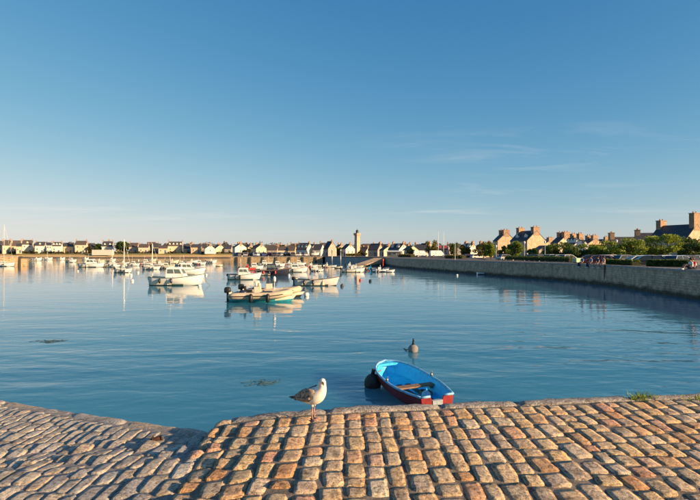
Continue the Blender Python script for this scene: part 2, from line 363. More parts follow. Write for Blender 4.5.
def lay(parent, mat, zf, x0, x1, yf, wid, lng, seed, ymin, grit, zsc=1.0, tz=1.0):
    rr = random.Random(seed); near = []; far = []
    x = x0
    while x < x1:
        cw = wid * rr.uniform(0.82, 1.2); xc = x + cw / 2; x += cw
        ye = yf(xc); y = ye - rr.uniform(0.0, 0.02)
        while y > ymin:
            ln = lng * rr.choice((0.62, 0.8, 0.95, 1.0, 1.1, 1.2, 1.4)); yc = y - ln / 2
            y -= ln
            g = grit * rr.uniform(0.5, 1.7)
            p = (xc + rr.uniform(-.010, .010) + 0.02 * noise.noise((xc * .6, yc * .6, 2)), yc, zf(xc, yc) + rr.uniform(-.0045, .0045) * tz)
            e = 0.05; sx = (zf(xc + e, yc) - zf(xc - e, yc)) / (2 * e); sy = (zf(xc, yc + e) - zf(xc, yc - e)) / (2 * e)
            rec = (p, (math.atan(sy) + rr.uniform(-.025, .025) * tz, -math.atan(sx) + rr.uniform(-.03, .03) * tz, rr.uniform(-.06, .06) + (math.pi if rr.random() < .5 else 0)), ((cw - g) / 2, (ln - g) / 2, rr.uniform(0.8, 1.35) * zsc), rr.randrange(16))
            v = in_view(p); (near if v else far).append((-(v[1] if v else 0), rec))
    near.sort(key=lambda q: q[0]); far = [r for _, r in near[300:]] + [r for _, r in far]; near = [r for _, r in near[:300]]
    pool = sett_pool(mat)
    for p, r, s, k in near: place('sett', pool[k], parent, p, r, s)
    mb = MB(); rnd = []
    from mathutils import Euler
    for p, r, s, k in far:
        mt = Matrix.Translation(p) @ Euler(r).to_matrix().to_4x4() @ Matrix.Diagonal((*s, 1))
        mb.add([mt @ Vector(q) for q in VAR[k][0]], VAR[k][1]); rnd += [rr.random()] * len(VAR[k][0])
    o = mb.build('outlying_setts', mat, parent, True); o['kind'] = 'stuff'
    at = o.data.attributes.new('rnd', 'FLOAT', 'POINT'); at.data.foreach_set('value', rnd[:len(o.data.vertices)])
KW = 0.165
lay(quay, SETT, zq, XB + 0.02, 8.5, lambda x: edge_y(x) - KW - 0.02, 0.172, 0.255, 5, 1.0, 0.010, 0.8, 0.75)
lay(slip, SETT_R, zs, -9.5, XB - 0.01, lambda x: slip_edge(x) - 0.215, 0.145, 0.30, 11, 1.0, 0.007, 0.42, 0.3)

# kerbstones along the edge, each one long block with worn arrises
def kerb():
    rr = random.Random(3); x = EDGE[0][0] + 0.03
    lens = [1.02, 1.25, 0.9, 1.4, 1.1, 1.3, 0.95, 1.2, 1.3, 1.3, 1.4]
    for L in lens:
        mb = MB(); x1 = x + L - 0.012; n = 14; rings = []
        hb = rr.uniform(-.008, .008)
        for i in range(n + 1):
            xx = x + (x1 - x) * i / n; ye = edge_y(xx); z = zq(xx, ye) + 0.006 + hb
            e = 0.02 if i in (0, n) else 0.0
            prof = [(-KW, -0.12), (-KW, -0.010), (-KW + .018, 0.002), (-KW * .5, 0.006), (-0.022, 0.003), (0.004, -0.014), (0.012, -0.06), (0.012, -0.30)]
            ring = []
            for q, (dy, dz) in enumerate(prof):
                nn = noise.noise((xx * 6, dy * 14, 5.0)) * 0.016 + noise.noise((xx * 23, dy * 40, 1.0)) * 0.010
                ring.append((xx, ye + dy + nn * .8, z + dz + nn - e * (1 if 1 < q < 6 else 0)))
            rings.append(ring)
        mb.loft(rings, 0, True); mb.build('kerbstone', KERB, quay, True); x += L
kerb()
# rough end stones where the quay top breaks down to the slipway
def rock(name, mat, parent, c, sz, rz, seed, n=10, k=7, rough=.2, ex=.6):
    mb = MB(); rings = []
    for i in range(k + 1):
        a = 0.05 + (math.pi - 0.1) * i / k; ring = []
        for j in range(n):
            ph = 2 * math.pi * j / n; d = Vector((math.sin(a) * math.cos(ph), math.sin(a) * math.sin(ph), -math.cos(a)))
            q = Vector([math.copysign(abs(t) ** ex, t) for t in d]); q *= 1 + rough * noise.noise(d * 1.6 + Vector((seed, 0, 0)))
            ring.append((q.x * sz[0] / 2, q.y * sz[1] / 2, q.z * sz[2] / 2))
        rings.append(ring)
    mb.loft(rings); return mb.build(name, mat, parent, True, c, (0, 0, rz))
for i, (x, y, sx, sy, sz) in enumerate([(-1.33, 5.30, .20, .30, .24), (-1.37, 5.02, .15, .26, .22), (-1.36, 4.76, .14, .24, .20), (-1.38, 4.52, .14, .22, .16)]):
    rock('end_stone', SETT, quay, (x, y, zq(x, y) - sz / 2 + 0.022), (sx, sy, sz), 0.15 * (i % 2), i * 3.3)
x = XB + 0.02; rr = random.Random(21)
while x > -11.5:            # edge blocks of the slipway, worn and a little out of line
    L = rr.uniform(.5, 1.1); mb = MB(); rings = []; n = 8; x1 = x - L + .012; hb = rr.uniform(-.008, .006); ob = rr.uniform(-.02, .015)
    for i in range(n + 1):
        xx = x + (x1 - x) * i / n; ye = slip_edge(xx) + ob; z = zs(xx, ye) + hb; e_ = .012 if i in (0, n) else 0; ring = []
        for q, (dy, dz) in enumerate([(-.2, -.1), (-.2, -.012), (-.17, .0), (-.08, .004), (.0, -.004), (.03, -.04), (.04, -.12), (.04, -.35)]):
            nn = noise.noise((xx * 7, dy * 16, 15.0)) * .016 + noise.noise((xx * 21, dy * 40, 3.0)) * .007
            ring.append((xx, ye + dy + nn, z + dz + nn * .7 - e_ * (1 < q < 6)))
        rings.append(ring)
    mb.loft(rings); mb.build('edge_block', SETT_R, slip, True); x -= L

# ------------------------------------------------------------------ right-hand quay, jetties, land
QZ = 2.05
QE = [(25.0, -60), (24.2, 8), (24.7, 35), (26.3, 50), (25.6, 60), (21.6, 72), (16.6, 92), (11.3, 113), (9.4, 137)]
back = [(9.4, 137), (3.0, 150), (-8.5, 173.0), (-10, 174.0), (-41.0, 174.0), (-42.0, 185), (-44, 345)]
QL = 1.55
def offs(pts, dist):
    P = [Vector(p) for p in pts]; r = []
    for i, p in enumerate(P):
        t = (P[min(i + 1, len(P) - 1)] - P[max(i - 1, 0)]).normalized(); k = dist[i]; r.append((p.x + t.y * k, p.y - t.x * k))
    return r
rim = QE + back[1:]; k1 = [9] * 7 + [16, 32, 36, 30, 27, 27, 30, 20]; A1 = offs(rim, k1); A2 = offs(rim, [k + 3.5 for k in k1])
A1[-1], A2[-1] = (-24, 345), (-20, 345)
mb = MB(); n = len(rim); vs = [(x, y, QZ) for x, y in rim] + [(x, y, QZ - .02) for x, y in A1] + [(x, y, QL) for x, y in A2]
mb.add(vs, [(r * n + i, r * n + i + 1, (r + 1) * n + i + 1, (r + 1) * n + i) for r in (0, 1) for i in range(n - 1)])
poly = [Vector((x, y, QL)) for x, y in A2] + [Vector(p) for p in ((-44, 345, QL), (-44, 6000, QL), (6000, 6000, QL), (6000, -60, QL))]
mb.add(poly, [tuple(t) for t in tessellate_polygon([poly])])
me = mb.mesh('quay_ground', ASPH)
flip = [p.index for p in me.polygons if p.normal.z < 0]
if len(flip) > len(me.polygons) / 2: me.flip_normals()
land = place('quay_ground', me); tag(land, 'grey quayside road and parking ground', None, None, 'structure')
def wallrun(name, pts, z1, mat, label, th=0.45, cop=True, kind=None):
    e = empty(name, (pts[0][0], pts[0][1], 0), 0, label, 'quay wall'); o = Vector((pts[0][0], pts[0][1], 0))
    mb = MB(); vs = []; P = [Vector((x, y, 0)) for x, y in pts]
    # finer steps so the face is gently uneven
    Q = []
    for a, b in zip(P, P[1:]):
        n = max(1, int((b - a).length / 2.5)); Q += [a + (b - a) * i / n for i in range(n)]
    Q.append(P[-1])
    for i, p in enumerate(Q):
        t = (Q[min(i + 1, len(Q) - 1)] - Q[max(i - 1, 0)]).normalized(); nrm = Vector((-t.y, t.x, 0))
        k = 0.05 * noise.noise(p * 0.4); q = p - o
        vs.append([q + nrm * (k + .02) + Vector((0, 0, z1 - 0.16)), q + nrm * (0.12 + k) + Vector((0, 0, 0.9)), q + nrm * (0.28 + k) + Vector((0, 0, -1.5)), q - nrm * 1.2 + Vector((0, 0, -1.5)), q - nrm * 1.2 + Vector((0, 0, z1 - 0.16))])
    mb.loft(vs); mb.build('masonry', mat, e)
    if cop:                              # coping blocks
        for a, b in zip(P, P[1:]):
            ln = (b - a).length; n = max(1, int(ln / 2.2)); t = (b - a) / ln; nrm = Vector((-t.y, t.x, 0)); rz = math.atan2(t.y, t.x)
            for i in range(n):
                c = a + t * ((i + .5) * ln / n) - nrm * (th / 2 - 0.05) - o
                mb = MB(); mb.box((0, 0, 0), (ln / n - 0.03, th, 0.2), 0, 0, 0.985); mb.build('coping_stone', COPE, e, False, (c.x, c.y, z1 - 0.055), (0, 0, rz + random.uniform(-.004, .004)))
    return e
COPE = M('pale coping granite', (0.30, 0.275, 0.24), 0.85, 0.25, 3, 0.4)
wallrun('quay_wall', QE[1:], QZ, QWALL, 'long shaded granite quay wall along the right side')
wallrun('inner_quay_wall', back[0:3], QZ, M('blue grey harbour wall', (0.30, 0.30, 0.28), 0.9, 0.25, 0.7, 0.4), 'grey harbour wall below the lighthouse', cop=False)
mb = MB(); mb.box((0, 0, 0), (0.28, 0.16, 2.3))
tag(mb.build('wall_fender_post', BLK, None, False, (26.20, 51.3, 1.0), (0, 0, R(5))), 'dark vertical fender post on the right quay wall', 'post')

def jetty(name, x0, x1, y, depth, z1, label, nb):
    e = empty(name, (x0, y, 0), 0, label, 'jetty'); L = x1 - x0
    mb = MB(); mb.prism([(0, -1.5), (0.25, -1.5), (0.0, z1 - .2), (depth, z1 - .2), (depth, -1.5)], 'x', 0, L); mb.v = [(a, b - 0.0, c) for a, b, c in mb.v]; mb.build('masonry', JWALL, e)
    mb = MB(); mb.box((L / 2, depth / 2, z1 - 0.1), (L + .2, depth + .2, .2)); mb.build('deck_slab', COPE, e)
    for i in range(nb):
        mb = MB(); mb.box((L * (i + .5) / nb, -0.12, z1 / 2 - 0.7), (0.5, 0.4, z1 + 1.0)); mb.build('buttress', DKWOOD, e)
    return e
DKWOOD = M('dark pile timber', (0.05, 0.04, 0.03), 0.9, 0.3, 4)
jetty('stone_jetty', -41.5, -9.5, 173.6, 0.7, 2.12, 'low sunlit ochre jetty with dark piles below the town', 7)
pr = jetty('stone_pier', -140, -83.6, 127, 5, 2.45, 'ochre stone pier with dark timber end at the far left edge', 3)
mb = MB(); mb.box((57.6, 2.6, 0.1), (1.3, 4.0, 3.2)); mb.box((57.6, 2.6, 1.8), (1.4, 4.1, .2)); mb.build('end_block', JWALL, pr)
mb = MB(); mb.box((56.7, 2.4, .4), (0.5, 4.9, 4.0)); mb.build('timber_facing', DKWOOD, pr)
pr.rotation_euler = (0, 0, R(28)); pr.location = (-84.3 - 56.4 * math.cos(R(28)), 127 - 56.4 * math.sin(R(28)), 0)

# far shore: sand and rock strip, grassy bank, land to the horizon
def shore():
    m, t, b = base('sandy weedy shore')
    g = N(t, 'ShaderNodeNewGeometry'); s = N(t, 'ShaderNodeSeparateXYZ'); t.links.new(g.outputs['Position'], s.inputs[0])
    h = mth(t, 'ADD', mth(t, 'MULTIPLY', s.outputs[2], 0.25), mth(t, 'MULTIPLY', mth(t, 'SUBTRACT', noi(t, 0.16, 6, 0.65, g.outputs['Position']), 0.5), 0.30))
    t.links.new(ramp(t, h, [(0.0, (0.05, 0.045, 0.03)), (0.10, (0.12, 0.085, 0.05)), (0.20, (0.48, 0.33, 0.16)), (0.42, (0.52, 0.36, 0.16)), (0.55, (0.24, 0.20, 0.06)), (0.8, (0.14, 0.14, 0.045))]), b.inputs['Base Color'])
    b.inputs['Roughness'].default_value = 0.95
    mb = MB(); rings = []; n = 160
    for i in range(n + 1):
        x = -700 + 660 * i / n; k = noise.noise((x * 0.012, 1, 0)) * 3 + noise.noise((x * 0.06, 5, 0)) * 1.2
        kz = 0.35 * noise.noise((x * 0.05, 9, 0))
        rings.append([(x, 326 + k, -0.6), (x, 331 + k, 0.7 + kz * .3), (x, 336 + k, 1.5 + kz), (x, 337.5 + k, 2.4 + kz), (x, 343 + k, 3.1 + kz), (x, 350, 3.2), (x, 6000, 3.25)])
    mb.loft(rings, 0, False, (False, False)); me = mb.mesh('far_shore', m, True)
    if me.polygons[4].normal.z < 0: me.flip_normals()
    tag(place('far_shore', me), 'sandy far shore with a grassy bank', None, None, 'structure')
shore()

# ------------------------------------------------------------------ foliage
def leaves(mb, c, rad, n, size, rr, clumps=18, flat=0.0, m=0):
    cs = []
    for i in range(clumps):
        while True:
            p = Vector((rr.uniform(-1, 1), rr.uniform(-1, 1), rr.uniform(-0.9, 1)))
            if 0.35 < p.length < 1: break
        cs.append((p, rr.uniform(0.24, 0.46)))
    for i in range(n):
        p, r = cs[rr.randrange(clumps)]
        d = Vector((rr.gauss(0, 1), rr.gauss(0, 1), rr.gauss(0, 1))); d *= r * (rr.random() ** 0.4) / max(d.length, 1e-6)
        q = p + d; q = Vector((q.x * rad[0] * .8, q.y * rad[1] * .8, q.z * rad[2] * .8)) + Vector(c)
        a = Vector((rr.gauss(0, 1), rr.gauss(0, 1), rr.gauss(0, 1))).normalized(); b = a.cross(Vector((rr.gauss(0, 1), rr.gauss(0, 1), rr.gauss(0, 1)))).normalized()
        s = size * rr.uniform(0.6, 1.35); a *= s; b *= s * 0.62
        mb.add([q - a, q - b * .9, q + a, q + b * .9], [(0, 1, 2, 3)], m)
def tree(px, d, w, h, mat, label, cat='tree', group=None, zb=QL, n=3600, size=0.19, seed=1, trunk=0.22, name='tree'):
    rr = random.Random(seed); e = empty(name, W(px, d, zb), rr.uniform(0, 6), label, cat, group)
    mb = MB(); th = h * trunk
    mb.tube([(0, 0, -0.1), (0.03 * h * rr.uniform(-1, 1), 0.02 * h, th * .6), (0, 0, th), (0.02 * h, 0, h * .7)], [h * .042, h * .032, h * .028, h * .008], 8)
    for i in range(6):
        a = i * 1.05 + rr.random(); mb.tube([(0, 0, th * rr.uniform(.75, 1.2)), (math.cos(a) * w * .16, math.sin(a) * w * .16, th + h * .16), (math.cos(a) * w * .34, math.sin(a) * w * .34, th + h * rr.uniform(.22, .4))], [h * .014, h * .011, h * .004], 6)
    mb.build('trunk', BARK, e, True)
    mb = MB(); cz = th * .75 + (h - th * .75) / 2
    leaves(mb, (0, 0, cz), (w / 2 * 1.12, w / 2 * 1.12, (h - th * .75) / 2 * 1.12), n, size, rr, 22)
    mb.build('crown', mat, e); return e
def hedge(px0, px1, d0, d1, h, dep, label, zb=QZ, n=2600, seed=3, mat=None, size=0.09, name='hedge'):
    a, b = W(px0, d0, zb), W(px1, d1, zb); L = (b - a).length; rz = math.atan2(b.y - a.y, b.x - a.x); rr = random.Random(seed)
    e = empty(name, (a + b) / 2, rz, label, 'hedge')
    mb = MB(); k = max(6, int(L / .8)); rings = []
    for i in range(k + 1):
        x = -L / 2 + L * i / k; f = 0.86 + 0.10 * noise.noise((x, seed, 0))
        rings.append([(x, -dep / 2 * f, 0), (x, -dep / 2 * f * .95, h * .72 * f), (x, 0, h * .88 * f), (x, dep / 2 * f * .95, h * .72 * f), (x, dep / 2 * f, 0)])
    mb.loft(rings); mb.build('branch_core', M('hedge twigs', (0.03, 0.035, 0.015), 0.95, 0.4, 5), e)
    mb = MB()
    for i in range(n):
        x = rr.uniform(-L / 2, L / 2); t = rr.uniform(-1, 1)
        if rr.random() < .5: q = Vector((x, t * dep / 2, h * (0.93 - 0.08 * abs(t)) + rr.gauss(0, .03) + .06 * noise.noise((x * .9, seed, 4))))
        else: q = Vector((x, math.copysign(dep / 2, t) * rr.uniform(.9, 1.08), h * rr.uniform(.03, .95)))
        u = Vector((rr.gauss(0, 1), rr.gauss(0, 1), rr.gauss(0, 1))).normalized(); v = u.cross(Vector((rr.gauss(0, 1), rr.gauss(0, 1), rr.gauss(0, 1)))).normalized()
        s = size * rr.uniform(.6, 1.4); u *= s; v *= s * .65; mb.add([q - u, q - v, q + u, q + v], [(0, 1, 2, 3)])
    mb.build('foliage', mat or LEAF_D, e); return e

# ------------------------------------------------------------------ houses
def win_meshes():
    mb = MB(); f = .09
    for c, s in (((0, 0, .5 - f / 2), (1, .12, f)), ((0, 0, -.5 + f / 2), (1.08, .2, f * .8)), ((-.5 + f / 2, 0, 0), (f, .12, 1 - 2 * f)), ((.5 - f / 2, 0, 0), (f, .12, 1 - 2 * f)), ((0, 0, 0), (.05, .09, 1 - 2 * f)), ((0, 0, .12), (1 - 2 * f, .085, .04))): mb.box(c, s)
    fr = mb.mesh('window_frame', TRIM)
    mb = MB(); mb.box((0, 0, 0), (1 - f, .06, 1 - f)); pn = mb.mesh('window_pane', GLASSD)
    mb = MB(); mb.box((0, 0, 0), (1, .1, 1)); mb.box((0, -.07, 0), (.7, .06, .8)); dr = mb.mesh('door', DOORB)
    return fr, pn, dr
WFR, WPN, WDR = win_meshes()
def window(parent, x, y, z, w_, h_, rz=0.0):
    o = place('window', WFR, parent, (x, y, z), (0, 0, rz), (w_, 1, h_)); place('pane', WPN, o); return o
def house(p0, p1, yr, ye, d, label, wall, roof=None, yaw=None, D=7.0, zb=None, chim=(-1, 1), dorm=0, wins=1, gwin=0, cw=0.7, ch=0.7, cat='house', stor=None, name='house', hip=0.0, chm=None, ov=0.15, rch=0.0):
    zb = QL if zb is None else zb; roof = roof or SLATE
    t = ((p0 + p1) / 2 - 350) / F
    if yaw is None: yaw = math.degrees(math.atan(-t)) + ((p0 * 7.3) % 14) - 12
    c, s = math.cos(R(yaw)), math.sin(R(yaw))
    wpx = (p1 - p0) / F * d; L = max(3.0, (wpx - D * abs(s + t * c)) / max(.3, abs(c - t * s)))
    hr, he = ZA(yr, d) - zb, ZA(ye, d) - zb
    e = empty(name, W((p0 + p1) / 2, d, zb), R(yaw), label, cat)
    mb = MB(); mb.prism([(-D / 2, -0.5), (D / 2, -0.5), (D / 2, he), (0, hr - .12), (-D / 2, he)], 'x', -L / 2, L / 2); mb.build('wall', wall, e)
    mb = MB(); th = 0.16; sl = (hr - he) / (D / 2); hx = hip * L / 2
    for sg in (-1, 1):
        y0, z0 = sg * (D / 2 + ov), he - ov * sl
        vs = [(-L / 2 - .08, y0, z0), (L / 2 + .08, y0, z0), (L / 2 + .08 - hx, 0, hr), (-L / 2 - .08 + hx, 0, hr)]
        vs += [(x, y, z + th) for x, y, z in vs]
        mb.add(vs, [(0, 1, 2, 3), (4, 5, 6, 7), (0, 1, 5, 4), (1, 2, 6, 5), (2, 3, 7, 6), (3, 0, 4, 7)])
    ro = mb.build('roof', roof, e)
    ch0 = ch
    for q in chim:
        ch = ch0 + (rch if q > 0 else 0)
        mb = MB(); x = q * (L / 2 - cw * .36); mb.box((x, 0, hr + ch / 2 - .7), (cw * .8, cw * 1.5, ch + 1.4)); mb.box((x, 0, hr + ch + .06), (cw * .95, cw * 1.65, .14)); co = mb.build('chimney', chm or BRICKC, ro)
        for k in (-1, 1):
            mb = MB(); mb.lathe([(.13, 0), (.15, .1), (.11, .38), (.13, .42)], 8, 0, (x, k * cw * .35, hr + ch + .12)); mb.build('chimney_pot', POT, co)
    for i in range(dorm):
        x = -L / 2 + L * (i + .5) / dorm; zd = he + (hr - he) * .30; yd = -D / 2 * .70; dw, dh = 1.15, 1.35
        mb = MB(); mb.prism([(x - dw / 2, zd - .5), (x + dw / 2, zd - .5), (x + dw / 2, zd + dh * .55), (x, zd + dh), (x - dw / 2, zd + dh * .55)], 'y', yd, yd + 2.0); do = mb.build('dormer', TRIM if dorm > 1 else wall, ro)
        mb = MB()
        for sg in (-1, 1):
            vs = [(x + sg * (dw / 2 + .12), yd - .1, zd + dh * .50), (x, yd - .1, zd + dh + .08), (x, yd + 2, zd + dh + .08), (x + sg * (dw / 2 + .12), yd + 2, zd + dh * .50)]
            mb.add(vs + [(a, b, q + .08) for a, b, q in vs], [(0, 1, 2, 3), (4, 5, 6, 7), (0, 1, 5, 4), (1, 2, 6, 5), (2, 3, 7, 6), (3, 0, 4, 7)])
        mb.build('dormer_roof', roof, ro); o = place('dormer_window', WFR, ro, (x, yd - .03, zd + .15), (0, 0, 0), (.8, 1, .95))
    if wins:
        ns = stor or max(1, int(he / 2.7)); nw = max(2, int(L / 2.4))
        for k in range(ns):
            for i in range(nw):
                x = -L / 2 + L * (i + .5) / nw; z = he * (k + .55) / ns
                if k == 0 and i == nw // 2: place('door', WDR, e, (x, -D / 2 - .02, 1.05), (0, 0, 0), (1.0, 1, 2.1)); continue
                window(e, x, -D / 2 - .03, z, .95, 1.35)
    for k in range(gwin): window(e, L / 2 + .03, (k % 2 - .5) * D * .42 * (gwin > 1), he * .62 + 2.3 * (k // 2), .8, 1.2, R(90))
    return e

G = 3.2   # ground level of the far shore
d0 = 352
# far left shore
house(-8, 3, 241, 246, d0, 'beige house cut by the left edge of the photo', BEIGE, zb=G, chim=(1,))
house(2.5, 11.5, 240.2, 245.5, d0 - 8, 'cream house behind the leftmost sailboat mast', CREAM, SLATE2, zb=G)
house(11.5, 22, 240.6, 246, d0 + 15, 'brown roofed house beside the leftmost mast', BEIGE, SLATE2, zb=G, hip=.3)
house(16.5, 22, 243.5, 246.5, d0 - 12, 'small beige cottage left of the white shore houses', BEIGE, zb=G, chim=())
house(22, 33.5, 240.2, 244.6, d0, 'white shore house with long brown roof above the pier', WHITEW, SLATE2, zb=G, dorm=1)
house(34.8, 46.5, 242, 245.8, d0 - 4, 'white shore house with central gable right of the long brown roof', WHITEW, zb=G, dorm=1, chim=(-1,))
house(47, 52, 242.6, 245.5, d0 + 8, 'narrow white house between two wider white shore houses', WHITEW, zb=G, chim=(1,))
house(52, 63, 242.2, 246.2, d0 - 6, 'white shore house with three dark roof gables', WHITEW, SLATE2, zb=G, dorm=3)
house(63.5, 75, 243, 246.6, d0 + 4, 'low beige house with grey slate roof on the far shore', BEIGE, SLATE, zb=G, chim=())
house(75, 88, 241.0, 245.0, d0, 'tan house with brown roof and end chimneys on the far shore', CREAM, SLATE2, zb=G, ch=.8)
house(88, 95, 243.6, 247, d0 + 18, 'dark roofed cottage behind the long white wall', GRAN2, zb=G, chim=(-1,))
house(102, 114, 241.5, 246.4, d0 + 12, 'white house above the long white garden wall', WHITEW, zb=G, dorm=2)
house(106, 112, 240.8, 245, d0 + 40, 'white gabled house peeping over the long white wall', WHITEW, zb=G, yaw=-60, wins=0, gwin=1)
house(129, 139, 243.0, 247, d0, 'beige house with brown roof right of the round dark tree', BEIGE, SLATE2, zb=G, chim=(-1,))
house(138.5, 150, 244.2, 247.6, d0 - 5, 'low cream house left of the slim mast', CREAM, SLATE2, zb=G)
house(151, 159, 243.2, 247.4, d0 + 10, 'dark slate house behind the slim mast', GRAN2, zb=G)
house(158.5, 168, 245.6, 248.4, d0 - 8, 'low tan cottage left of the large cream house', BEIGE, SLATE2, zb=G, chim=())
house(168, 183, 241.8, 246.0, d0, 'large cream house with mansard roof and row of dormers', CREAM, SLATE2, zb=G, dorm=4, ch=.9, hip=.12)
house(183, 191, 244.2, 248.6, d0 - 4, 'dark slate roofed house beside the large cream house', GRAN2, zb=G, chim=(1,))
house(191, 202, 244.4, 247.4, d0 - 8, 'granite house with two end chimneys on the far shore', GRAN, zb=G)
house(202, 208, 244, 248, d0 + 6, 'dark roofed house left of the small white gable', GRAN2, zb=G, chim=(1,))
house(206, 213.5, 245, 249, d0 - 14, 'small white gabled house on the far shore', WHITEW, zb=G, yaw=-62, wins=0, gwin=1, chim=(1,))
house(213.5, 225, 244.6, 248.4, d0 - 6, 'cream house with lit right gable near the jetty', CREAM, zb=G, yaw=-48, chim=(-1, 1), gwin=1)
house(224.5, 233, 245.2, 249, d0 - 4, 'grey house between cream gable and tall white house', GRAN2, zb=G, chim=(1,))
nb = ['the leftmost beige house', 'the brown roofed house by the left mast', 'the first white shore house', 'the white house with central gable', 'the three gabled white house', 'the low beige house', 'the tan house with end chimneys', 'the bushy tree', 'the white house above the garden wall', 'the large round tree', 'the low cream house', 'the slim mast', 'the low tan cottage', 'the large cream mansard house', 'the two chimneyed granite house', 'the cream house with lit gable']
for i, lb in enumerate(nb):
    x = (-2, 14, 31, 44, 50, 65, 86, 92, 116, 133, 147, 162, 165, 187, 199, 221)[i]
    house(x, x + 9 + (i * 5) % 5, 242.2 + (i * 7 % 5) * .55, 246.5, 388 + (i * 11) % 14, 'small second row house behind ' + lb, (BEIGE, GRAN2, GRAN, CREAM)[i % 4], (SLATE2, SLATE)[i % 2], yaw=(None, -40, None, 60)[i % 4], zb=G, D=7, wins=0, chim=((-1,), (1,), ())[i % 3], ch=.5)
# town centre behind the jetty
house(233, 246, 243.6, 247.6, 262, 'tall white house with bright white gable above the jetty end', WHITEW, SLATE, yaw=-52, D=6.5, gwin=1, chim=(-1, 1), cw=.7, ch=.6)
house(251, 266.5, 244.5, 248.6, 262, 'house with brown roof and cream right gable above the jetty', CREAM, SLATE2, yaw=-45, D=6.5, gwin=2, chim=(-1, 1), cw=.7, ch=.6)
house(267, 279, 246.2, 250.2, 250, 'granite cottage behind the jetty car park', GRAN2, SLATE2, chim=(1,))
house(278, 288, 246.8, 250.4, 240, 'low cream cottage behind the jetty car park', CREAM, SLATE2, chim=(-1,))
house(286, 297, 245.4, 250.5, 262, 'granite house left of the white house with three dormers', GRAN, SLATE2, chim=(-1, 1), ch=.7)
house(296, 313, 243.2, 249.6, 235, 'white house with steep slate roof and three white dormers', WHITEW, SLATE, yaw=-24, D=6.5, dorm=3, chim=(1,), cw=.6, ch=.5)
house(312.5, 325, 244.4, 249.6, 235, 'slate roofed house with pale shaded front', WHITEW, SLATE, yaw=-16, D=6.0, chim=(), wins=1)
house(325, 335, 241.5, 248.8, 225, 'tall dark slate house left of the lighthouse', GRAN2, SLATE, yaw=-42, D=5.5, chim=(1,), cw=.6, ch=.4)
house(342, 354.5, 244.2, 249.0, 230, 'white house with lit gable beside the lighthouse', WHITEW, SLATE, yaw=-50, D=5.5, gwin=2, chim=(1,), cw=.6, ch=.4)
house(361, 370, 247.6, 251.5, 245, 'low cream house just right of the lighthouse', CREAM, SLATE2, yaw=-30, D=5)
house(368, 383.5, 243.8, 250.0, 230, 'dark slate house with end chimney right of the lighthouse', GRAN2, SLATE, yaw=-30, D=6, chim=(1,), cw=.7, ch=.6)
house(382, 392, 246.0, 250.2, 215, 'cream gabled house left of the white dormered terrace', CREAM, SLATE, yaw=-55, D=6, chim=(1,), gwin=1)
house(388, 408.5, 243.8, 249.6, 205, 'long slate roofed terrace with white shaded front', WHITEW, SLATE, yaw=-42, D=6.5, dorm=2, chim=(-1, 1), cw=.6, ch=.5)
house(405, 416.5, 246.0, 250.2, 195, 'cottage with rounded cream gable and brown roof', CREAM, SLATE2, yaw=-55, D=5.5, gwin=2, chim=(-1,), cw=.5, ch=.4)
house(414, 428, 244.6, 249.4, 225, 'dark slate house left of the golden tree', GRAN2, SLATE, yaw=-15, D=6, chim=(-1, 1), cw=.8, ch=.8)
house(437.5, 450, 245.8, 249.5, 185, 'pink quayside building behind two flagpoles', PINKR, SLATE2, D=5, chim=(), stor=2, hip=.4)
house(461, 477.5, 243.6, 249.2, 180, 'slate roofed house with blue grey front right of dark conifer', WHITEW, SLATE, yaw=-42, D=6, dorm=2, chim=(-1, 1), cw=.8, ch=.5)
house(476, 494, 243.2, 248, 215, 'stone house hidden behind the golden green tree', GRAN, SLATE, yaw=-50, D=6, chim=(-1, 1), cw=.9, ch=.7, gwin=1)
house(496, 512.5, 232.5, 241, 168, 'stone house with broad lit gable left of the big slate house', GRAN, SLATE, yaw=-76, D=6.6, chim=(-1, 1), cw=1.5, ch=.7, gwin=0)
house(510, 545.5, 231.2, 241.0, 150, 'big slate roofed stone house with large sunlit right gable', GRAN, SLATE, yaw=-68, D=6.9, chim=(-1, 1), cw=1.5, ch=1.0, dorm=2, stor=2)
house(536.5, 549, 246.0, 250.5, 138, 'grey lean cottage at the foot of the sunlit gable', GRAN2, SLATE, yaw=-76, D=4.4, chim=(), wins=0)
house(543, 553.5, 239.5, 244.5, 185, 'small sunlit gable peeping right of the big slate house', GRAN, SLATE, yaw=-68, D=6, chim=(1,), cw=1.5, ch=.6)
house(552.5, 574.5, 235.0, 243.5, 150, 'stone house with bright lit gable and twin chimneys', CREAM, SLATE, yaw=-70, D=7.0, chim=(-1, 1), cw=1.5, ch=.7)
house(566.5, 587, 238.0, 245.5, 135, 'slate roofed house with white dormers above the trees', WHITEW, SLATE, yaw=-66, D=5.5, chim=(-1, 1), cw=1.1, ch=1.0, dorm=3)
house(583, 600, 238.6, 244.5, 150, 'stone house with lit gable right of the white dormers', GRAN, SLATE, yaw=-70, D=6.0, chim=(-1, 1), cw=1.2, ch=.8)
house(597, 609, 239.6, 245, 165, 'grey slate gable between the trees', GRAN2, SLATE, yaw=-70, D=5, chim=(1,), cw=.9)
house(606, 646, 237.4, 244.5, 150, 'long low slate roof with stone chimney behind the trees', GRAN2, SLATE, yaw=-12, D=6, chim=(-1,), cw=1.5, ch=1.3)
house(633, 662, 233.4, 241.5, 140, 'slate roofed house with stone chimney left of the largest roof', GRAN2, SLATE, yaw=-20, D=6.0, chim=(-1,), cw=1.4, ch=.9)
house(648, 707, 225.5, 240.0, 122, 'largest slate roof with tall stone chimney at the right', GRAN, SLATE, yaw=-66, D=8.0, chim=(-1, 1), cw=1.5, ch=1.3, stor=2, rch=1.3)
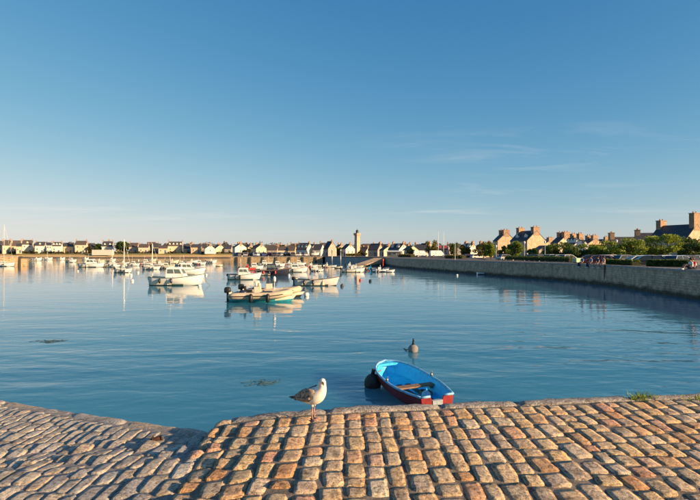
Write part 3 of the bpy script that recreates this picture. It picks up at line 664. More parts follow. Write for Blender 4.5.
for i, (p0, p1, yr, wl_, lb) in enumerate([(244, 254, 244.8, GRAN, 'stone house behind the gap right of the tall white gable'), (265, 276, 245.2, GRAN2, 'dark house behind the cream right gable'), (276, 290, 245.0, BEIGE, 'beige house behind the jetty cottages'), (290, 300, 243.8, GRAN2, 'dark house behind the white house with three dormers'), (306, 318, 244.2, BEIGE, 'tan house behind the white dormered house'), (319, 329, 243.0, GRAN, 'stone house behind the tall dark slate house'), (334, 346, 244.6, GRAN2, 'grey house behind the yellowish tree'), (362, 374, 244.0, BEIGE, 'tan house behind the low cream house by the lighthouse'), (376, 390, 244.4, GRAN2, 'dark house behind the cream gabled house'), (403, 412, 244.0, GRAN, 'stone house behind the long slate terrace'), (418, 434, 243.4, BEIGE, 'tan house behind the golden tree'), (446, 462, 244.0, GRAN2, 'grey house behind the dark conifer')]):
    house(p0, p1, yr, yr + 4, 292 + (i * 7) % 15, lb, wl_, (SLATE, SLATE2)[i % 2], yaw=(-30, 12, -48, 0)[i % 4], D=7, chim=((-1, 1), (1,), (-1,))[i % 3], ch=.8)
# the street of houses goes on to the right of the frame
for i, (x, y, yaw, L) in enumerate([(92, 92, -80, 13), (88, 72, -84, 11), (90, 54, -86, 13), (88, 36, -88, 12)]):
    px = 350 + F * x / y; wpx = L * abs(math.cos(R(yaw)) - x / y * math.sin(R(yaw))) / y * F + 8 * abs(math.sin(R(yaw)) + x / y * math.cos(R(yaw))) / y * F
    house(px - wpx / 2, px + wpx / 2, HZ - 5.4 * F / y, HZ - 2.4 * F / y, y, 'granite street house number %s beyond the right edge of the photo' % ('one', 'two', 'three', 'four')[i], GRAN, SLATE, yaw=yaw, D=8, cw=1.2, stor=2)
mb = MB(); mb.box((0, 0, 1.0), ((114 - 92) / F * (d0 - 18), .3, 3.4)); mb.box((0, 0, 2.78), ((114 - 92) / F * (d0 - 18) + .2, .45, .16))
tag(mb.build('garden_wall', WHITEW, None, False, W(103, d0 - 18, G - .6)), 'long white garden wall on the far shore', 'wall')

# lighthouse
def lighthouse():
    d = 262; e = empty('lighthouse', W(357.2, d, QZ), R(-52), 'square stone lighthouse tower with small dark lantern', 'lighthouse')
    H = ZA(234.2, d) - QZ; a = 1.12
    mb = MB(); mb.loft([[(x * a * k, y * a * k, z) for x, y in ((-1, -1), (1, -1), (1, 1), (-1, 1))] for z, k in ((-.3, 1.0), (H * .5, .93), (H - .9, .86))]); mb.build('tower', M('lighthouse granite', (0.52, 0.36, 0.24), 0.9, 0.2, 1.0), e)
    mb = MB(); mb.loft([[(x * k, y * k, z) for x, y in ((-1, -1), (1, -1), (1, 1), (-1, 1))] for z, k in ((H - .9, a * .86), (H - .35, a * 1.22), (H, a * 1.28))]); g = mb.build('gallery', GRAN, e)
    for i in range(4):
        an = i * math.pi / 2; mb = MB(); mb.box((0, -a * 1.22, H + .3), (a * 2.4, .07, .5)); mb.build('parapet', GRAN2, g, False, (0, 0, 0), (0, 0, an))
    mb = MB(); mb.lathe([(.80, H), (.80, H + .7), (.70, H + .75), (.70, H + 1.6)], 12); l = mb.build('lantern', M('dark lantern metal', (0.04, 0.035, 0.035), 0.5, 0.2, 4), e)
    mb = MB(); mb.lathe([(.82, H + 1.6), (.70, H + 1.9), (.35, H + 2.2), (.08, H + 2.32), (.05, H + 2.9)], 12); mb.build('dome', DARKAF, l)
    for k in range(3): window(e, 0, -a * (.98 - .04 * k) - .03, H * (.3 + .22 * k), .6, .9)
lighthouse()

# ------------------------------------------------------------------ trees, hedges, scrub
tree(551, 112, 3.6, 3.4, LEAF_B, 'small green tree right of the sunlit gable lamp', seed=34)
tree(533, 116, 3.2, 2.8, LEAF_D, 'low dark bush at the foot of the big slate house', cat='bush', seed=35)
tree(686, 92, 4.4, 3.6, LEAF_D, 'dark tree behind the person in red', seed=36)
tree(662, 88, 7.0, 5.0, LEAF_B, 'bright green tree in front of the largest slate roof', seed=11)
tree(629, 84, 6.2, 4.1, LEAF_B, 'green tree right of the tall lamp post', seed=12)
tree(645, 92, 5.0, 3.1, LEAF_D, 'small dark tree between two green quayside trees', seed=13)
tree(609, 92, 6.4, 3.8, LEAF_B, 'green tree left of the tall lamp post', seed=14)
tree(596, 98, 6.2, 4.0, LEAF_B, 'sun topped tree below the lit stone gables', seed=15)
tree(580, 98, 6.2, 2.9, LEAF_D, 'dark round tree below the white dormers', seed=16)
tree(563, 104, 7.4, 3.8, LEAF_D, 'dark green tree below the bright twin chimney gable', seed=17)
tree(703, 80, 7.0, 4.5, LEAF_D, 'dark tree cut by the right edge of the photo', seed=18)
tree(515, 120, 4.4, 4.5, LEAF_B, 'green tree in front of the big slate house', seed=19)
tree(504, 122, 3.2, 3.2, LEAF_G, 'pale bush left of the green tree by the slate house', cat='bush', seed=20)
tree(484, 132, 5.6, 5.2, LEAF_G, 'golden green tree near the middle of the quay', seed=21)
tree(491, 128, 3.6, 4.2, LEAF_B, 'green tree beside the golden green one', seed=22)
tree(465, 160, 3.6, 4.4, LEAF_G, 'small golden tree before the blue grey house', seed=23)
tree(454, 172, 3.6, 5.6, LEAF_D, 'dark conifer right of the pink building', seed=24, trunk=.15)
tree(431, 182, 5.6, 6.2, LEAF_G, 'tall golden tree left of the pink building', seed=25, n=2000, size=.26)
tree(410.5, 186, 2.6, 3.6, LEAF_G, 'small tree before the rounded cream gable', seed=26, size=.26)
tree(338, 235, 4.4, 4.8, LEAF_G, 'yellowish tree left of the white lighthouse cottage', seed=27, size=.3)
tree(362, 240, 4.5, 3.2, LEAF_F, 'brown shrubs at the foot of the lighthouse', cat='shrub', seed=28, size=.3)
tree(247, 256, 5, 3.8, LEAF_F, 'brownish tree between white gable and cream gable', seed=29, size=.35)
tree(123.5, 358, 9.6, 8.6, LEAF_D, 'large round dark tree on the far shore skyline', seed=30, zb=G, size=.5, trunk=.18)
tree(98.5, 362, 4.8, 7.0, LEAF_D, 'round dark tree left of the white shore house', seed=31, zb=G, size=.45)
tree(154, 366, 6, 7.0, LEAF_F, 'brown green tree behind the slim mast on the shore', seed=32, zb=G, size=.45)
tree(90, 350, 4, 5.0, LEAF_F, 'bushy tree left of the long white garden wall', seed=33, zb=G, size=.4)
hedge(648, 690, 47.5, 45, .62, 1.0, 'clipped hedge behind the two people seated at the quay edge', seed=5, n=3500)
hedge(606, 636, 57, 50, .55, .9, 'low clipped hedge beside the tall lamp post', seed=6)
hedge(507, 572, 96, 70, .75, 1.0, 'long low hedge along the quay left of the green bin', seed=7, n=3500)
hedge(447, 464, 118, 112, .8, 1.2, 'golden hedge on the quay near the pink building', seed=8, mat=LEAF_G, n=1500)
hedge(400, 413, 160, 150, .9, 1.5, 'yellow green hedge before the rounded cream gable', seed=9, mat=LEAF_G, n=1200, size=.14)
hedge(346, 360, 205, 205, 1.0, 3, 'golden shrubs on the wall below the lighthouse', seed=10, mat=LEAF_G, n=1600, size=.2)
hedge(22, 47, 347, 347, 1.6, 2, 'dark hedge in front of the white shore houses', zb=3.0, seed=12, n=1500, size=.25)
hedge(47, 62, 346, 346, 1.0, 2, 'low olive hedge right of the dark shore hedge', zb=2.9, seed=13, n=900, size=.22, mat=LEAF_G)
rr = random.Random(77); mb = MB()
for i in range(760):            # scrub and far gardens between and behind the houses, one mass
    far = i % 2; x = rr.uniform(-270, -48) if i < 560 else rr.uniform(-60, 50)
    if i < 560: y, z, r = (rr.uniform(364, 380), G + rr.choice((0, 0, 3.2)), rr.uniform(2.6, 4.0)) if far else (rr.uniform(341, 345.5), 2.9, rr.uniform(.6, 1.25))
    else: y, z, r = rr.uniform(266, 290), QZ + rr.choice((0, 0, 2.2)), rr.uniform(2.0, 3.4)
    leaves(mb, (x, y, z + r * .6), (r * 1.5, r * 1.2, r * .9), 60 if far else 44, .5 if r > 1 else .28, rr, 6)
tag(mb.build('distant_scrub', LEAF_F), 'olive brown scrub and gardens along the far shore', 'scrub', None, 'stuff')

# ------------------------------------------------------------------ boats
def hull_rings(L, B, H, dr, tw, sheer, full, rake, flare, st=14, k=5, off=0.0, zfloor=None):
    rings = []
    for i in range(st + 1):
        t = i / st; t = t ** 0.9
        if t < .5: w_ = tw + (1 - tw) * math.sin(t / .5 * math.pi / 2)
        else: w_ = max(0.0, 1 - ((t - .5) / .5) ** full)
        hb = max(0.012, B / 2 * w_ - off); h = H * (1 + sheer * (t - .35) ** 2 * 1.6) ; ring = []
        kz = -dr * (1 - .85 * max(0, (t - .6) / .4) ** 2)
        if zfloor is not None: kz = zfloor
        pts = []
        for q in range(k + 1):
            s = q / k; z = kz + (h - kz) * (s ** 1.25); yy = hb * ((1 - (1 - s) ** 2.4) * (1 - flare) + flare * s) if zfloor is None else hb * (0.80 + .2 * s)
            x = t * (L - off) + rake * (z - kz) / (h - kz) * t ** 5 + (off if i == 0 else 0)
            pts.append((x - L / 2, yy, z))
        ring = [(x, -y, z) for x, y, z in reversed(pts)] + [(x, y, z) for x, y, z in (pts[1:] if zfloor is None else pts)]
        rings.append(ring)
    return rings
def boat_hull(e, L, B, H, dr=.18, tw=.8, sheer=.5, full=2.2, rake=.35, flare=.3, mats=None, wl=.07, deck=None, deck_from=0.0, rail=None, open_=True, inner=None):
    rings = hull_rings(L, B, H, dr, tw, sheer, full, rake, flare); n = len(rings[0])
    mb = MB(); mb.loft(rings, 0, False, (True, False))
    for i, f in enumerate(mb.f):
        zc = sum(mb.v[j][2] for j in f) / len(f)
        if zc < wl and len(f) == 4: mb.m[i] = 1
    hl = mb.build('hull', mats, e, True)
    for p in hl.data.polygons:
        if len(p.vertices) > 4: p.use_smooth = False
    top = [(r[0], r[-1]) for r in rings]; i0 = int(round(deck_from * (len(rings) - 1)))
    if deck:
        mb = MB(); g = []
        for i in range(i0, len(rings)):
            a, b = Vector(top[i][0]), Vector(top[i][1]); g.append([a - Vector((0, 0, .02)), a.lerp(b, .25) + Vector((0, 0, .05)), a.lerp(b, .5) + Vector((0, 0, .07)), a.lerp(b, .75) + Vector((0, 0, .05)), b - Vector((0, 0, .02))])
        mb.loft(g, 0, False, (False, False)); 
        if i0 > 0: q = g[0]; mb.add([q[0], q[2], q[4], (q[4][0], q[4][1], .1), (q[0][0], q[0][1], .1)], [(0, 1, 2, 3, 4)])
        mb.build('deck', deck, e, True)
    if open_:
        r2 = hull_rings(L, B, H - .01, dr, tw, sheer, full, rake * .7, flare, off=.045, zfloor=.06); r2 = r2[:max(3, i0 + 2)] if deck else r2
        mb = MB(); mb.loft(r2, 0, False, (True, False)); m = len(r2[0]); k = m // 2
        mb.build('inner_shell', inner or mats[0], e, True)
    if rail:
        mb = MB(); loop = [r[0] for r in rings] + [r[-1] for r in reversed(rings)]
        mb.tube(loop + [loop[0]], .028 if L < 4 else .035, 6); mb.build('rub_rail', rail, e, True)
    return rings
def outboard(e, x, z, s=1.0, mat=None):
    mb = MB(); mb.loft([[(x - .04 + a * .21 * k * s, b * .15 * k * s, z + q * s) for a, b in ((-1, -.7), (-.6, -1), (.7, -1), (1, -.6), (1, .6), (.7, 1), (-.6, 1), (-1, .7))] for q, k in ((.10, .8), (.16, 1), (.36, 1.02), (.46, .85), (.50, .5))])
    o = mb.build('outboard_motor', mat or BLK, e, True)
    mb = MB(); mb.box((x - .02, 0, z - .25 * s), (.16 * s, .09 * s, .75 * s)); mb.box((x - .04, 0, z - .5 * s), (.34 * s, .2 * s, .025)); mb.box((x + .10 * s, 0, z + .06), (.16, .24, .16)); mb.build('motor_leg', BLK, o)
def cuddy(e, x0, x1, w0, w1, z0, z1, mat, rake0=.1, rake1=.5, glass=True, name='cabin'):
    mb = MB(); bt = [(x0, -w0), (x1, -w1), (x1, w1), (x0, w0)]; tp = [(x0 + rake0, -w0 * .82), (x1 - rake1, -w1 * .9), (x1 - rake1, w1 * .9), (x0 + rake0, w0 * .82)]
    mb.loft([[(x, y, z0) for x, y in bt], [(x, y, z1) for x, y in tp], [(x * .98 + .01 * (x0 + x1), y * .9, z1 + .05) for x, y in tp]]); c = mb.build(name, mat, e)
    if glass:
        a, b = .42, .86
        def q(i, k, s): p = Vector((*bt[i], z0)).lerp(Vector((*tp[i], z1)), k); return p
        for (i, j) in ((0, 1), (1, 2), (2, 3)):
            n = 2 if (i, j) != (1, 2) else 3
            for u in range(n):
                f0, f1 = .07 + .88 * u / n, .07 + .88 * (u + 1) / n - .05
                lo0, lo1, hi0, hi1 = q(i, a, 0).lerp(q(j, a, 0), f0), q(i, a, 0).lerp(q(j, a, 0), f1), q(i, b, 0).lerp(q(j, b, 0), f0), q(i, b, 0).lerp(q(j, b, 0), f1)
                nr = (lo1 - lo0).cross(hi0 - lo0).normalized() * .015
                mb = MB(); mb.add([lo0 + nr, lo1 + nr, hi1 + nr, hi0 + nr, lo0 - nr, lo1 - nr, hi1 - nr, hi0 - nr], [(0, 1, 2, 3), (7, 6, 5, 4), (0, 4, 5, 1), (1, 5, 6, 2), (2, 6, 7, 3), (3, 7, 4, 0)]); mb.build('cabin_window', BGLASS, c)
    return c
TEALC = M('faded teal canvas', (.05, .16, .2), .9, .2, 5); TANC = M('tan canvas', (.36, .26, .15), .9, .2, 5)
BGLASS = M('tinted boat window', (0.10, 0.13, 0.11), 0.06, 0.1, 2, spec=0.7)
def rails(e, rings, i0, i1, h, mat=None):
    mb = MB()
    for side in (0, -1):
        pts = [Vector(r[side]) + Vector((0, 0, h)) for r in rings[i0:i1]]; mb.tube(pts, .014, 5)
        for r in rings[i0:i1:2]: mb.tube([Vector(r[side]), Vector(r[side]) + Vector((0, 0, h))], .012, 5)
    mb.build('guard_rail', mat or ALU, e)
def boat(kind, p0, p1, wl, label, head=0.0, hull=None, af=None, seed=0, group=None, mast_y=None, H=None):
    d = DW(wl); px = (p0 + p1) / 2; L = (p1 - p0) / F * d / max(.45, abs(math.cos(R(head))) * 1.0); rr = random.Random(seed + 5)
    e = empty({'sail': 'sailboat', 'rib': 'inflatable_boat', 'dink': 'dinghy'}.get(kind, 'motorboat'), W(px, d, 0), R(head), label, {'sail': 'sailboat', 'dink': 'dinghy'}.get(kind, 'boat'), group)
    hull = hull or GELW; af = af or DARKAF
    B = min(L * .38, 2.5)
    if kind == 'cabin':
        h = H or .13 * L + .12; r = boat_hull(e, L, B, h, mats=[hull, af], deck=hull, deck_from=.34, rail=rr.choice((RUBG, NAVY, BLK, WOOD, GREENH)), sheer=.7, inner=GELC)
        cuddy(e, -.16 * L, .22 * L, B * .36, B * .27, h + .02, h + .15 * L + .25, hull, .05, .11 * L)
        mb = MB(); mb.box((.30 * L, 0, h + .13), (.13 * L, B * .34, .14), 0, 0, .8); mb.build('hatch', hull, e)
        rails(e, r, 8, 15, .34); outboard(e, -L / 2 - .10, h * .6, .75)
        mb = MB(); mb.tube([(-.1 * L, 0, h + .15 * L + .2), (-.12 * L, 0, h + .15 * L + 1.5)], .015, 5); mb.build('aerial', TRIM, e)
    elif kind == 'open':
        h = H or .14 * L; r = boat_hull(e, L, B, h, mats=[hull, af], deck=hull, deck_from=.66, rail=rr.choice((RUBG, NAVY, BLK, WOOD, BLUEH)), sheer=.7, inner=GELC)
        mb = MB(); mb.box((0, 0, h * .5 + .3), (.5, .6, .75)); mb.box((.12, 0, h * .5 + .85), (.06, .6, .4)); mb.build('console', hull, e)
        mb = MB(); mb.box((-.2 * L, 0, .32), (.3, B * .7, .35)); mb.build('bench', GELC, e)
        outboard(e, -L / 2 - .10, h * .75, .9); rails(e, r, 10, 15, .25)
    elif kind == 'sail':
        h = H or .5; r = boat_hull(e, L, B, h, mats=[hull, af], deck=hull, deck_from=.3, rail=WOOD, sheer=.5, tw=.62, full=1.8, inner=GELC)
        cuddy(e, -.10 * L, .20 * L, B * .30, B * .20, h + .02, h + .38, hull, .05, .25)
        mh = ZA(mast_y, d); mb = MB(); mb.tube([(.08 * L, 0, h), (.08 * L, 0, mh)], [.055, .04], 7); ms = mb.build('mast', ALU, e)
        mb = MB(); mb.tube([(.08 * L, .0, mh * .62), (.08 * L, .35, mh * .61)], .02, 5); mb.tube([(.08 * L, 0, mh * .62), (.08 * L, -.35, mh * .61)], .02, 5); mb.build('spreader', ALU, ms)
        mb = MB()
        for a in ((L / 2 + .2, 0, h), (-L / 2 + .1, 0, h), (.05 * L, B * .45, h), (.05 * L, -B * .45, h)): mb.tube([(.08 * L, 0, mh * .98), a], .007, 4)
        mb.build('rigging', STEEL, ms)
        mb = MB(); mb.tube([(.06 * L, 0, h + .85), (-.42 * L, 0, h + .80)], .05, 6); bo = mb.build('boom', ALU, e)
        mb = MB(); mb.tube([(.05 * L, 0, h + .95), (-.2 * L, 0, h + .97), (-.4 * L, 0, h + .88)], [.13, .11, .06], 8); mb.build('furled_sail', M('sail cover', (0.45, 0.36, 0.26), .9, .2, 6), bo)
        rails(e, r, 10, 15, .4); outboard(e, -L / 2 - .1, h * .8, .8)
    elif kind == 'dink':
        h = H or .36; r = boat_hull(e, L, min(1.35, L * .48), h, mats=[hull, af], rail=RUBG, sheer=.4, rake=.15, inner=GELC)
        mb = MB(); mb.box((-.1 * L, 0, h * .7), (.25, min(1.35, L * .48) * .86, .04)); mb.box((.25 * L, 0, h * .75), (.22, min(1.35, L * .48) * .62, .04)); mb.build('thwart', WOOD, e)
    hz_ = H or (.13 * L + .12 if kind == 'cabin' else .14 * L if kind == 'open' else .4)
    if kind != 'dink':
        mb = MB(); mb.tube([(L / 2 + .15, 0, hz_ * 1.15), (L / 2 + .5, 0, hz_ * .5), (L / 2 + 1.0, .05, -.05)], .018, 5); mb.build('bow_line', ROPE, e, True)
        for k in range(rr.randrange(1, 4)):
            x = (-.28 + .22 * k + rr.uniform(-.05, .05)) * L; mb = MB(); mb.lathe([(.03, .0), (.11, -.06), (.12, -.34), (.10, -.44), (.02, -.5)], 8, 0, (x, -B / 2 * (.99 if k else .95) - .06, hz_ * .95)); mb.build('side_fender', rr.choice((BLK, NAVY, BUOYO, BUOYR)), e, True)
        if rr.random() < .5:
            mb = MB(); mb.box((-.33 * L, 0, hz_ + .05), (.2 * L, B * .66, .16), 0, 0, .8); mb.build('cockpit_cover', rr.choice((NAVY, TEALC, TANC)), e)
    return e, d, L, B

# inflatable with twin tubes
def rib(px0, px1, wl, label, head, hullm, af, dz=0, seed=0, seats=True):
    d = DW(wl); L = (px1 - px0) / F * d; B = 1.95; e = empty('inflatable_boat', W((px0 + px1) / 2, d, 0), R(head), label, 'boat')
    boat_hull(e, L * .96, B * .7, .30, mats=[hullm, af], tw=.9, sheer=.6, full=2.6, wl=.16, open_=True, inner=M('worn tan deck', (0.34, 0.25, 0.16), .9, .25, 4))
    pts = []; r = .23
    for i in range(9): pts.append((-L / 2 + .05 + i * L * .085, -B / 2 + r, .42 + .004 * i))
    for i in range(1, 10):
        a = -math.pi / 2 + math.pi * i / 10; pts.append((L * .22 + math.cos(a) * L * .24, math.sin(a) * (B / 2 - r), .46 + .16 * math.cos(a)))
    for i in range(8, -1, -1): pts.append((-L / 2 + .05 + i * L * .085, B / 2 - r, .42 + .004 * i))
    mb = MB(); mb.tube(pts, [r * .45] + [r] * (len(pts) - 2) + [r * .45], 12); tb = mb.build('buoyancy_tube', RUBG, e, True)
    mb = MB(); mb.tube([(x, y + (-.23 if y < 0 else .23) * (abs(y) > .3), z) for x, y, z in pts], .03, 5); mb.build('rub_strake', BLK, tb)
    mb = MB(); mb.box((-L * .05, 0, .62), (.5, .6, .8), 0, 0, .85); c = mb.build('console', hullm, e)
    mb = MB(); mb.box((.06 - L * .05, 0, 1.1), (.04, .5, .28)); mb.build('windscreen', BGLASS, c)
    if seats:
        mb = MB(); mb.box((-L * .2, 0, .55), (.5, .55, .5)); mb.box((-L * .2 - .2, 0, .9), (.08, .5, .3)); mb.build('seat', BLK, e)
    mb = MB(); mb.box((-L / 2 + .12, 0, .42), (.08, B * .55, .5)); mb.build('transom', hullm, e)
    mb = MB(); mb.box((-L * .34, .2, .5), (.45, .3, .25), 0, .2, .9); mb.build('fuel_tank', M('red fuel tank', (.35, .04, .03), .4, .2, 5), e)
    mb = MB(); mb.box((L * .10, 0, .52), (.7, B * .52, .34), 0, 0, .9); mb.build('locker_seat', BLK if seats else GELC, e)
    mb = MB(); mb.tube([(L * .22 + .22 * math.cos(a), .18 * math.sin(a), .55 + .008 * a) for a in [i * .5 for i in range(26)]], .022, 6); mb.build('rope_coil', ROPE, e, True)
    mb = MB()
    for sg in (-1, 1): mb.tube([(-L * .05 - .2, sg * .3, .3), (-L * .05 - .2, sg * .3, 1.25), (-L * .05 - .2, sg * .12, 1.35), (-L * .05 - .2, 0, 1.36)], .022, 6)
    mb.build('grab_frame', STEEL, e, True)
    mb = MB(); mb.ball((-L * .27, -.35, .62), (.3, .22, .2), 0, 10, 6); mb.build('kit_bag', NAVY, e, True)
    outboard(e, -L / 2 - .06, .50, 1.0)
    for x in (-.12 * L, .14 * L):
        mb = MB(); mb.lathe([(.03, .62), (.12, .55), (.14, .3), (.12, .08), (.02, .02)], 10, 0, (x, -B / 2 - .12, 0)); mb.build('side_fender', BLK, e, True)
    return e, d, L
rib(229.5, 292, 301.5, 'nearer of two rafted pale inflatables with black outboard and teal waterline', 3, GELC, TEAL)
rib(243, 301, 297.2, 'farther of two rafted pale inflatables pointing right', 4, GELC, DARKAF, seats=False)
def post_marker(px, wl, top, label):
    d = DW(wl); mb = MB(); e = empty('marker_pole', W(px, d, .55), 0, label, 'pole')
    mb.tube([(0, 0, 0), (0, 0, ZA(top, d) - .55)], .02, 6); mb.build('staff', TRIM, e)
    mb = MB(); h = ZA(top, d) - .55; mb.lathe([(.02, h - .1), (.10, h + .02), (.11, h + .2), (.05, h + .34)], 10); mb.build('light_head', BUOYW, e, True)
post_marker(274.5, 299, 281, 'white stern light pole standing on the rafted inflatables')
boat('cabin', 151, 201, 285.2, 'big white cabin motorboat with dark windows at left of the harbour', 0, GELW, GREENH, H=.78)
boat('cabin', 172, 203, 274.6, 'white and tan cabin boat behind the big white motorboat', 5, GELW, RUBG, seed=2)
boat('cabin', 229, 259, 279.6, 'small low white cabin boat left of the inflatables', 0, GELW, GREENH, seed=3, H=.6)
boat('open', 240, 254.5, 270.6, 'small red hulled boat beyond the low white cabin boat', 0, REDH, DARKAF, seed=4)
boat('cabin', 247, 262, 269.2, 'white cabin boat just behind the small red hulled boat', 0, GELW, DARKAF, seed=5)
boat('cabin', 256.5, 287.5, 275.4, 'navy hulled boat with white cabin in the middle of the harbour', 2, NAVY, DARKAF, seed=6, H=.75)
boat('cabin', 285, 306, 272.2, 'tubby white cabin boat right of the navy hulled boat', -4, GELW, DARKAF, seed=7)
boat('open', 295, 336, 285.6, 'white open boat with grey hull and black outboard right of the inflatables', 0, M('pale grey gelcoat', (0.55, 0.53, 0.49), .35, .06, 2), DARKAF, seed=8, H=.62)
boat('open', 311, 322, 271.4, 'small flat white boat beyond the grey hulled open boat', 0, GELW, DARKAF, seed=9)
boat('open', 341.5, 363, 272.2, 'white open boat with dark stern below the lighthouse', 0, GELW, DARKAF, seed=10)
boat('open', 366, 374, 270.8, 'small bright blue boat below the lighthouse', 0, BLUEH, DARKAF, seed=11)
boat('open', 372, 387, 272.0, 'long white boat right of the bright blue one', 0, GELW, DARKAF, seed=12)
boat('dink', 386, 394, 272.2, 'small white dinghy at the foot of the stone ramp', 0, GELW, DARKAF)
for i, (a, b, y, lb) in enumerate([(317, 324, 266.8, 'leftmost pale dinghy of the row before the inner wall'), (323, 330, 267.6, 'second pale dinghy of the row before the inner wall'), (329, 336, 267.2, 'third pale dinghy of the row before the inner wall'), (334.5, 342, 268.4, 'rightmost pale dinghy of the row before the inner wall'), (346, 353, 266.8, 'pale dinghy directly below the lighthouse'), (356, 363, 267.4, 'pale dinghy just right of the lighthouse reflection')]):
    boat('open' if i % 3 == 1 else 'dink', a, b, y, lb, random.Random(i).uniform(-12, 12), GELC if i % 2 else GELW, DARKAF, seed=20 + i, group='small dinghies by the inner wall')
boat('dink', 426, 431.5, 269.0, 'left one of two white dinghies beside the quay wall', 5, GELW, DARKAF)
boat('dink', 433.5, 439.5, 269.6, 'right one of two white dinghies beside the quay wall', -8, GELW, DARKAF)
boat('dink', 477, 488, 274.6, 'white rowing boat moored close under the right quay wall', 4, GELW, DARKAF)
boat('sail', 450.5, 458.5, 270.6, 'little white dinghy with bare mast near the quay wall', 0, GELW, DARKAF, mast_y=243, H=.3)
boat('sail', -9, 13.5, 266.4, 'white sailboat with tall mast at the left edge', 0, GELW, DARKAF, mast_y=224.5, H=.75)
boat('sail', 115.5, 130.5, 272.6, 'white sailboat with bare mast nearest the white buoys', 0, GELW, DARKAF, mast_y=239.5, H=.55)
boat('sail', 143.5, 159, 269.6, 'white sailboat with slim mast behind the big motorboat', 0, GELW, NAVY, mast_y=243.5, H=.5)
boat('sail', 103, 119.5, 267.0, 'white sailboat with short mast right of the far cabin cruiser', 0, GELW, DARKAF, mast_y=249, H=.75)
boat('cabin', 79.5, 103, 267.2, 'long white cabin cruiser in the left background', 0, GELW, DARKAF, seed=13, H=.75)
boat('open', 31.5, 41, 261.0, 'small white boat just right of the left pier', 0, GELW, DARKAF, seed=14, H=1.0)
boat('sail', 41, 52, 260.0, 'white boat with short mast near the far sandy shore', 0, GELW, DARKAF, mast_y=251, H=.9)
boat('open', 57, 64.5, 260.2, 'tiny white and red boat near the far sandy shore', 0, GELW, REDH, seed=15, H=.9)
boat('open', 82.5, 88, 260.0, 'tiny white boat behind the long cabin cruiser', 0, GELW, DARKAF, seed=16, H=.8)
boat('cabin', 140, 152, 264.4, 'white cabin boat behind the slim masted sailboat', 0, GELW, DARKAF, seed=17)
boat('open', 153, 166, 265.4, 'low white boat right of the slim masted sailboat', 0, GELW, DARKAF, seed=18)
boat('cabin', 160, 173, 268.8, 'tan topped white boat left of the cabin boats', 0, GELC, DARKAF, seed=19)
boat('open', 185, 198, 263.6, 'white boat beyond the cabin boats at left', 0, GELW, DARKAF, seed=20, H=.8)
boat('cabin', 194, 205, 264.8, 'white boat with low cabin beyond the big motorboat bow', 0, GELW, DARKAF, seed=21)
boat('cabin', 258, 271, 265.6, 'white cabin boat below the left part of the jetty', 0, GELW, DARKAF, seed=22)
boat('cabin', 271, 284, 266.6, 'white cabin boat below the middle of the jetty', 0, GELW, DARKAF, seed=23)
boat('cabin', 293, 305, 265.4, 'white cabin boat below the right part of the jetty', 0, GELW, DARKAF, seed=24)
for i, (k, a, b, y, lb) in enumerate([('cabin', 66, 76, 262.4, 'white boat in the gap left of the long cabin cruiser'), ('open', 94, 104, 263.2, 'white boat just beyond the long cabin cruiser bow'), ('open', 119, 128, 264.0, 'white boat beyond the masted boat with the buoys'), ('cabin', 128, 139, 266.0, 'pale cabin boat right of the masted boat with buoys'), ('open', 166, 178, 263.4, 'low white boat beyond the tan topped boat'), ('cabin', 176, 187, 265.6, 'white cabin boat beyond the white and tan cabin boat'), ('open', 206, 216, 263.2, 'small white boat right of the low cabin boat'), ('dink', 216, 222, 266.4, 'white tender in open water left of the jetty boats'), ('open', 284, 294, 264.6, 'white boat between two cabin boats below the jetty'), ('open', 306, 316, 267.0, 'pale boat left of the dinghy row'), ('dink', 299, 306, 268.6, 'pale tender beyond the tubby white cabin boat'), ('open', 351, 360, 269.4, 'white boat beyond the dark sterned open boat'), ('open', 107, 115, 261.6, 'tiny white boat off the far shore below the garden wall'), ('open', 148, 156, 261.4, 'tiny white boat off the far shore below the low cream house')]):
    boat(k, a, b, y, lb, (i * 5) % 13 - 6, (GELW, GELC, GELW)[i % 3], DARKAF, seed=40 + i, H=.75 if y < 264 and k != 'dink' else None)
# boats laid up ashore beyond the jetty
def ashore(px, d, Lm, label, head, z=QZ + .45):
    e = empty('beached_boat', W(px, d, z), R(head), label, 'boat'); r = boat_hull(e, Lm, Lm * .36, .75, mats=[GELW, NAVY], deck=GELW, deck_from=.3, rail=RUBG, dr=.4)
    cuddy(e, -.1 * Lm, .22 * Lm, Lm * .13, Lm * .10, .75, 1.25, GELW, .05, .3)
    mb = MB(); mb.box((-.2 * Lm, 0, -.4), (.3, Lm * .3, .3)); mb.box((.2 * Lm, 0, -.4), (.3, Lm * .3, .3)); mb.build('cradle', WOOD, e)
ashore(314.8, 178, 2.6, 'white boat laid up on the hard beyond the jetty', 0)

# mooring buoys
def buoy(px, wl, dia, mat, label, post=False, seed=0, group=None):
    d = DW(wl); e = empty('mooring_buoy', W(px, d, 0), random.Random(seed).uniform(0, 6), label, 'buoy', group); r = dia / 2
    mb = MB(); mb.ball((0, 0, r * .5), (r, r, r * .96), 0, 20, 12); mb.build('float', mat, e, True)
    mb = MB(); mb.lathe([(r * .34, r * 1.38), (r * .3, r * 1.5), (r * .12, r * 1.56), (r * .1, r * 1.7)], 12); mb.build('collar', BLK, e, True)
    if post:
        mb = MB(); mb.tube([(0, 0, r * 1.5), (0.01, 0, r * 2.35)], [r * .20, r * .15], 8); mb.build('shackle_post', BLK, e, True)
        mb = MB(); pts = [(0.02 + r * .26 * math.cos(a), 0, r * 2.3 + r * .3 * math.sin(a)) for a in [i * .7 for i in range(10)]]; mb.tube(pts, r * .07, 6); mb.build('mooring_ring', BLK, e, True)
        mb = MB(); mb.tube([(-r * .8, 0, .06), (-r * 1.8, -.1, .02), (-r * 3.4, -.05, .012), (-r * 3.9, 0, -.05)], .018, 6); mb.build('mooring_line', ROPE, e, True)
    return e
